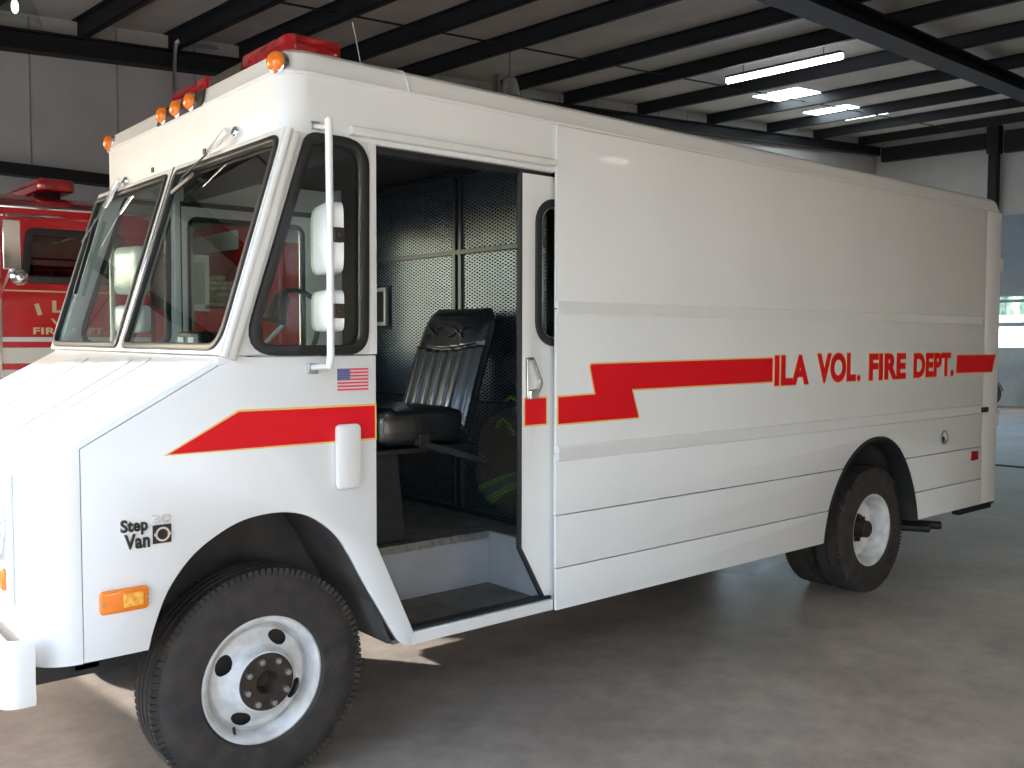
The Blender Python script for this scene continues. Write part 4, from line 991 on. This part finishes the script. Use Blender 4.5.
# sag rods between the purlins
for q in (5.9, 0.2):
    mb = MB(); mb.tube([(P0 + .2, q, zr(P0, 4.80)), (P1 - .2, q, zr(P1, 4.80))], .012, 6); struct(mb.build('trim_%d' % tn, M['purlin'])); tn += 1
# walls
def wall_mat():
    m = mat('insulated_wall', (.62, .605, .57), .6, noise=.10, nscale=2)
    return m
WM = wall_mat()
mb = MB(); NB = (13.0, 19.0); mb.box(P0, NB[0], Q1, Q1 + .1, 0, 3.0); mb.box(NB[1], P1, Q1, Q1 + .1, 0, 3.0); mb.prism([(P0, Q1, 3.0), (P1, Q1, 3.0), (P1, Q1, zr(P1, ZR)), (P0, Q1, zr(P0, ZR))], (0, .1, 0)); struct(mb.build('wall_back', WM, smooth=False))  # hidden opening added here to light the far floor
mb = MB()
p = -3.1
while p < 12.9: mb.box(p - .008, p + .008, Q1 - .008, Q1 - .001, .02, zr(p, ZR) - .02); p += .92
struct(mb.build('trim_%d' % tn, M['panel'], smooth=False)); tn += 1
mb = MB(); mb.box(P0 + .05, 12.9, Q1 - .17, Q1 - .01, 3.24, 3.36); struct(mb.build('trim_%d' % tn, M['rafter'], smooth=False)); tn += 1
mb = MB(); mb.box(P0 + .05, 12.9, Q1 - .17, Q1 - .01, 1.35, 1.5); struct(mb.build('trim_%d' % tn, M['rafter'], smooth=False)); tn += 1
# conduit on the back wall
cd = MB(); cd.tube(catmull([(2.55, Q1 - .30, 4.96), (2.16, Q1 - .30, 4.90), (2.06, Q1 - .25, 4.78), (2.05, Q1 - .24, 3.0), (2.05, Q1 - .24, .3)], 4), .022, 8)
struct(cd.build('trim_%d' % tn, M['steel'])); tn += 1
# front wall (p = P0), unseen: openings and header shaped to limit the sun
HZ = 2.93
doors = [(-6.6, -2.6), (-1.9, .7), (2.50, 7.4)]
edges = [Q0] + sum([list(d_) for d_ in doors], []) + [Q1]
mb = MB()
for a, b in zip(edges[::2], edges[1::2]): mb.box(P0 - .15, P0, a, b, 0, HZ)
mb.box(P0 - .15, P0, Q0, Q1, HZ, zr(P0, ZR)); mb.box(P0 - .15, P0, doors[2][0], doors[2][1], 0, 1.46); struct(mb.build('wall_front', WM, smooth=False))  # low infill added in the third opening to keep sun off the floor
# right wall with sectional garage door
GD = (.9, 6.4, 4.46)
mb = MB(); mb.box(P1, P1 + .12, Q0, GD[0], 0, zr(P1, ZR)); mb.box(P1, P1 + .12, GD[1], Q1, 0, zr(P1, ZR)); mb.box(P1, P1 + .12, GD[0], GD[1], GD[2], zr(P1, ZR)); struct(mb.build('wall_right', WM, smooth=False))
GM = mat('blue_grey_door', (.27, .33, .37), .5, noise=.08)
mb = MB(); zz = [(0.0, .62), (.622, 1.30), (2.56, 3.18), (3.182, 3.81), (3.812, 4.46)]
mb.box(P1 - .03, P1 - .012, GD[0], GD[1], 0, 1.30); mb.box(P1 - .03, P1 - .012, GD[0], GD[1], 2.60, 4.46)
for a, b in zz: mb.box(P1 - .06, P1 - .01, GD[0], GD[1], a, b)
nw = 5; ww = (GD[1] - GD[0]) / nw
for k in range(nw + 1): mb.box(P1 - .06, P1 - .01, max(GD[0], GD[0] + k * ww - .06), min(GD[1], GD[0] + k * ww + .06), 1.30, 2.56)
for z in (1.30, 1.86, 2.42): mb.box(P1 - .058, P1 - .012, GD[0], GD[1], z, z + (.07 if z != 1.86 else .10))
gd = mb.build('door_1', GM, smooth=False); struct(gd)
mb = MB()
for k in range(nw):
    for z0, z1 in ((1.37, 1.86), (1.96, 2.42), (2.49, 2.56)): mb.box(P1 - .038, P1 - .030, GD[0] + k * ww + .06, GD[0] + (k + 1) * ww - .06, z0, z1)
o = mb.build('window_1', M['glass'], smooth=False); struct(o)
mb = MB(); mb.box(P1 - .30, P1 - .02, 5.02, 5.20, 4.46, zr(P1, 4.7)); mb.box(P1 - .32, P1 - .01, 4.98, 5.24, 5.9, zr(P1, 4.8)); struct(mb.build('trim_%d' % tn, M['rafter'], smooth=False)); tn += 1
mb = MB(); mb.box(P1 - .2, P1 - .02, Q0 + .05, 4.9, 5.9, 6.4); mb.box(P1 - .2, P1 - .02, 5.3, Q1 - .2, 6.05, 6.4); struct(mb.build('trim_%d' % tn, M['rafter'], smooth=False)); tn += 1
# near wall, closed along its whole length
mb = MB(); mb.prism([(P0, Q0, 0), (P1, Q0, 0), (P1, Q0, zr(P1, ZR)), (P0, Q0, zr(P0, ZR))], (0, -.12, 0)); struct(mb.build('wall_near', WM, smooth=False))

# fluorescent light, skylights, bay lamp, hanging unit
def B2W(p, q, z): return (p * math.cos(TH) - q * math.sin(TH), p * math.sin(TH) + q * math.cos(TH), z)
fl_ = empty('fluorescent_light', B2W(9.4, 4.2, 5.45), 'long lit fluorescent tube fixture hanging under the purlins', 'light')
a, b = Vector(B2W(9.40, 5.12, 5.40)), Vector(B2W(9.40, 3.33, 5.40))
mb = MB(); mb.bar(a + Vector((0, 0, .05)), b + Vector((0, 0, .05)), .12, .03); mb.build('fixture', M['rafter'], fl_)
mb = MB(); mb.tube([a, b], .045, 10); mb.build('tube', M['tube'], fl_)
mb = MB()
for t in (.15, .85): c_ = a.lerp(b, t); mb.tube([c_ + Vector((0, 0, .08)), c_ + Vector((0, 0, .32))], .006, 6)
mb.build('hanger', M['rafter'], fl_)
for k, (p0, p1, q0, q1) in enumerate(((13.05, 13.62, 6.15, 6.75), (14.08, 14.75, 6.20, 6.85), (16.4, 17.9, 6.55, 7.2))):
    pass
k = 0
for p0, p1, q0, q1 in ((12.30, 14.0, 5.55, 6.42), (14.9, 16.8, 5.90, 6.82)):
    mb = MB(); mb.prism([(p0, q0, zr(p0, ZR) - .012), (p1, q0, zr(p1, ZR) - .012), (p1, q0, zr(p1, ZR) + .0), (p0, q0, zr(p0, ZR) + .0)], (0, q1 - q0, 0)); struct(mb.build('window_%d' % (k + 2), M['skyl'], smooth=False)); k += 1
L0 = Vector(B2W(-.17, 6.04, 4.22))
lp = empty('high_bay_lamp', L0, 'clear domed high bay lamp hanging above the fire engine', 'lamp')
mb = MB(); mb.lathe([(.30, .06), (.26, .10), (.16, .17), (.02, .20), (0, .205)], L0, 'z', 28); mb.build('shade', M['bulbglass'], lp)
mb = MB(); mb.lathe([(.30, .065), (.46, .07), (.47, 0)], L0, 'z', 20); mb.tube([L0 + Vector((0, 0, .47)), L0 + Vector((0, 0, .72))], .008, 6); mb.build('ballast', M['rafter'], lp)
mb = MB(); mb.ball(L0 + Vector((0, 0, .15)), (.03, .03, .06), 14, 10); mb.build('bulb', emis('warm_bulb', (.8, .9, 1), 1.5), lp)
H0_ = Vector(B2W(5.80, 6.1, 4.70)); hp = empty('ceiling_bell', H0_, 'small grey bell shaped unit hanging under the purlins above the van roof', 'ceiling unit')
mb = MB(); mb.lathe([(0, .13), (.10, .125), (.22, .09), (.25, .04), (.25, 0)], H0_, 'z', 24); mb.build('bell', M['panel'], hp)
mb = MB(); mb.tube([H0_ + Vector((0, 0, .25)), H0_ + Vector((0, 0, .56))], .01, 6); mb.box(H0_.x - .20, H0_.x - .15, H0_.y, H0_.y + .1, H0_.z + .02, H0_.z + .26); mb.build('bracket', M['steel'], hp)

for k, (p_, q_) in enumerate(((-1.0, -5.2), (3.2, -5.2))):  # unseen lamps added to brighten the floor
    c0 = Vector(B2W(p_, q_, zr(p_, 4.25))); bl = empty('bay_light', c0, ['wide bay light hanging over the near aisle, nearest the open doors', 'second bay light over the near aisle counting from the open doors', 'third bay light over the near aisle counting from the open doors', 'bay light over the near aisle farthest from the open doors'][k], 'light', 'bay lights over the near aisle')
    mb = MB(); mb.lathe([(0, .30), (.12, .24), (.22, .10), (.30, .07), (.30, 0)], c0, 'z', 28); mb.build('reflector', M['panelw'], bl)
    mb = MB(); mb.tube([c0 + Vector((0, 0, .30)), c0 + Vector((0, 0, .66))], .01, 6); mb.build('hanger', M['rafter'], bl)
    al = bpy.data.lights.new('bay_lamp', 'AREA'); al.shape = 'DISK'; al.size = .5; al.energy = (FILL, FILL * .4)[k]; al.color = (1, .97, .90)
    ao = bpy.data.objects.new('bay_lamp', al); C.objects.link(ao); ao.location = c0 - Vector((0, 0, .02))

# motorcycle standing by the far door, mostly hidden by the van
def moto():
    c = Vector(B2W(19.9, 4.95, 0)); root = empty('motorcycle', c, 'blue and chrome motorcycle by the garage door behind the van', 'motorcycle')
    mt = Matrix.Translation(c) @ Matrix.Rotation(R(5 + 90), 4, 'Z')
    fr = mat('blue_paint', (.05, .12, .45), .2, .3, .6)
    def pt(mb, n, m): mb.xf(mt); mb.build(n, m, root)
    for x in (-.1, 1.35):
        mb = MB(); mb.lathe([(.05 * math.sin(2 * PI * k / 10), .27 + .06 * math.cos(2 * PI * k / 10)) for k in range(10)], (x, 0, .33), 'y', 32, True); pt(mb, 'tire', M['tire'])
        mb = MB(); mb.lathe([(-.02, .215), (.02, .215), (.015, .06), (.05, .05), (-.05, .05), (-.015, .06)], (x, 0, .33), 'y', 24, True); pt(mb, 'rim', M['chrome'])
    mb = MB(); mb.ball((.55, 0, .95), (.30, .14, .13), 20, 12); pt(mb, 'fuel_tank', fr)
    mb = MB(); mb.ball((1.0, 0, .86), (.34, .15, .07), 20, 10); pt(mb, 'seat', M['leather'])
    mb = MB(); mb.tube([(-.1, .08, .33), (.18, .08, 1.0)], .022, 8); mb.tube([(-.1, -.08, .33), (.18, -.08, 1.0)], .022, 8); mb.tube([(.34, -.36, 1.12), (.2, -.2, 1.1), (.2, .2, 1.1), (.34, .36, 1.12)], .014, 8); pt(mb, 'fork', M['chrome'])
    mb = MB(); mb.ball((.02, 0, 1.0), (.10, .10, .10), 16, 10); pt(mb, 'headlamp', M['chrome'])
    mb = MB(); mb.box(.40, .90, -.14, .14, .3, .72); mb.tube([(.45, .16, .35), (1.5, .18, .30)], .035, 8); pt(mb, 'engine', M['steel'])
    mb = MB(); mb.tube([(.2, 0, .9), (.5, 0, .8), (1.1, 0, .75), (1.35, 0, .4)], .025, 8); mb.tube([(.25, 0, .85), (.45, 0, .25), (1.0, 0, .25), (1.35, 0, .33)], .02, 8); pt(mb, 'frame', M['blackmetal'])
    mb = MB()
    mb.grid(lambda u, v: (-.1 + .36 * math.cos(PI * (.15 + .8 * u)), (v - .5) * .13, .33 + .36 * math.sin(PI * (.15 + .8 * u))), 16, 2)
    mb.grid(lambda u, v: (1.35 + .36 * math.cos(PI * (.0 + .8 * u)), (v - .5) * .15, .33 + .36 * math.sin(PI * (.0 + .8 * u))), 16, 2); pt(mb, 'mudguard', fr)
moto()

# outdoors: yard and a hedge of trees far off
mb = MB()
mb.box(-60, P0 - .16, -60, 60, -.14, -.02); mb.box(P1 + .31, 80, -60, 60, -.14, -.02); mb.box(P0 - .16, P1 + .31, Q1 + .12, 60, -.14, -.02); mb.box(P0 - .16, P1 + .31, -60, Q0 - .13, -.14, -.02)
struct(mb.build('ground', mat('pale_yard', (.36, .36, .35), .9, noise=.2, nscale=1), smooth=False))
LF = mat('leaves', (.42, .50, .36), .8, noise=.6, nscale=3, bump=.5, bscale=6)
mb = MB(); rr = random.Random(4)
for k in range(60):
    mb.ball((70 + rr.uniform(-4, 4), -45 + k * 1.6, rr.uniform(1, 5)), (3, 2.4, rr.uniform(2.5, 5)), 12, 8, lump(k, .3))
tag(mb.build('hedgerow', LF), 'green row of trees seen through the far garage door windows', 'trees', kind='stuff')

mb = MB(); mb.box(54, 57, -40, 45, -.02, 2.45); mb.prism([(53.6, -40.4, 2.45), (57.4, -40.4, 2.45), (55.5, -40.4, 2.95)], (0, 86, 0))  # white block added to whiten the lower panes of the far door
tag(mb.build('low_building', mat('white_cladding', (.8, .8, .78), .6), smooth=False), 'long low white building across the yard seen through the far door windows', 'building')

# ================================================================ LIGHT
sun = bpy.data.lights.new('sun', 'SUN'); sun.energy = 4.8; sun.angle = R(.53); sun.color = (1, .99, .98)
so = bpy.data.objects.new('sun', sun); C.objects.link(so); sd = Vector((1.7, -2.3, -1.0)).normalized(); so.rotation_euler = sd.to_track_quat('-Z', 'Y').to_euler()
so.location = (-8, 12, 9)
w = bpy.data.worlds.new('World'); bpy.context.scene.world = w; w.use_nodes = True; nt = w.node_tree; bg = nt.nodes['Background']
sk = nt.nodes.new('ShaderNodeTexSky'); sk.sky_type = 'NISHITA'; sk.sun_disc = False; sk.sun_elevation = R(32); sk.sun_rotation = R(-36); sk.air_density = 1.0; sk.dust_density = 2.0
nt.links.new(sk.outputs[0], bg.inputs[0]); bg.inputs[1].default_value = .62
def portal(p, q, z, sx, sy, direction):
    l = bpy.data.lights.new('portal', 'AREA'); l.shape = 'RECTANGLE'; l.size = sx; l.size_y = sy; l.cycles.is_portal = True
    o = bpy.data.objects.new('portal', l); C.objects.link(o); o.location = B2W(p, q, z)
    dv = Vector((direction[0] * math.cos(TH) - direction[1] * math.sin(TH), direction[0] * math.sin(TH) + direction[1] * math.cos(TH), 0))
    o.rotation_euler = dv.to_track_quat('-Z', 'Y').to_euler()
for a, b in doors: portal(P0 - .2, (a + b) / 2, HZ / 2, b - a, HZ, (1, 0))
portal((NB[0] + NB[1]) / 2, Q1 + .2, 1.5, NB[1] - NB[0], 3.0, (0, -1))
mb = MB(); mb.box(4, 26, 17, 20, -.02, 8); struct(mb.build('wall_neighbour', WM, smooth=False))  # unseen wall added to keep sun out of the back opening
portal(P1 + .2, (GD[0] + GD[1]) / 2, 1.9, GD[1] - GD[0], 1.3, (-1, 0))

# ================================================================ CAMERA
f_, yaw, pitch, roll = 943.6561, .6988, -.0492, .0019
Fv = Vector((math.sin(yaw) * math.cos(pitch), math.cos(yaw) * math.cos(pitch), math.sin(pitch)))
Rv = Vector((math.cos(yaw), -math.sin(yaw), 0)); Uv = Rv.cross(Fv)
Rr = Rv * math.cos(roll) + Uv * math.sin(roll); Ur = -Rv * math.sin(roll) + Uv * math.cos(roll)
cam = bpy.data.cameras.new('camera'); cam.sensor_width = 36; cam.lens = f_ * 36 / 1024; cam.clip_start = .05; cam.clip_end = 300
co = bpy.data.objects.new('camera', cam); C.objects.link(co)
co.matrix_world = Matrix.Translation((-2.7025, -2.9376, 1.5785)) @ Matrix(((Rr.x, Ur.x, -Fv.x, 0), (Rr.y, Ur.y, -Fv.y, 0), (Rr.z, Ur.z, -Fv.z, 0), (0, 0, 0, 1)))
S = bpy.context.scene; S.camera = co
S.view_settings.view_transform = 'Standard'; S.view_settings.look = 'None'; S.view_settings.gamma = 1; S.view_settings.use_curve_mapping = False
S.view_settings.exposure = 1.3
S.cycles.max_bounces = 8; S.cycles.diffuse_bounces = 5; S.cycles.transparent_max_bounces = 24; S.cycles.sample_clamp_indirect = 6
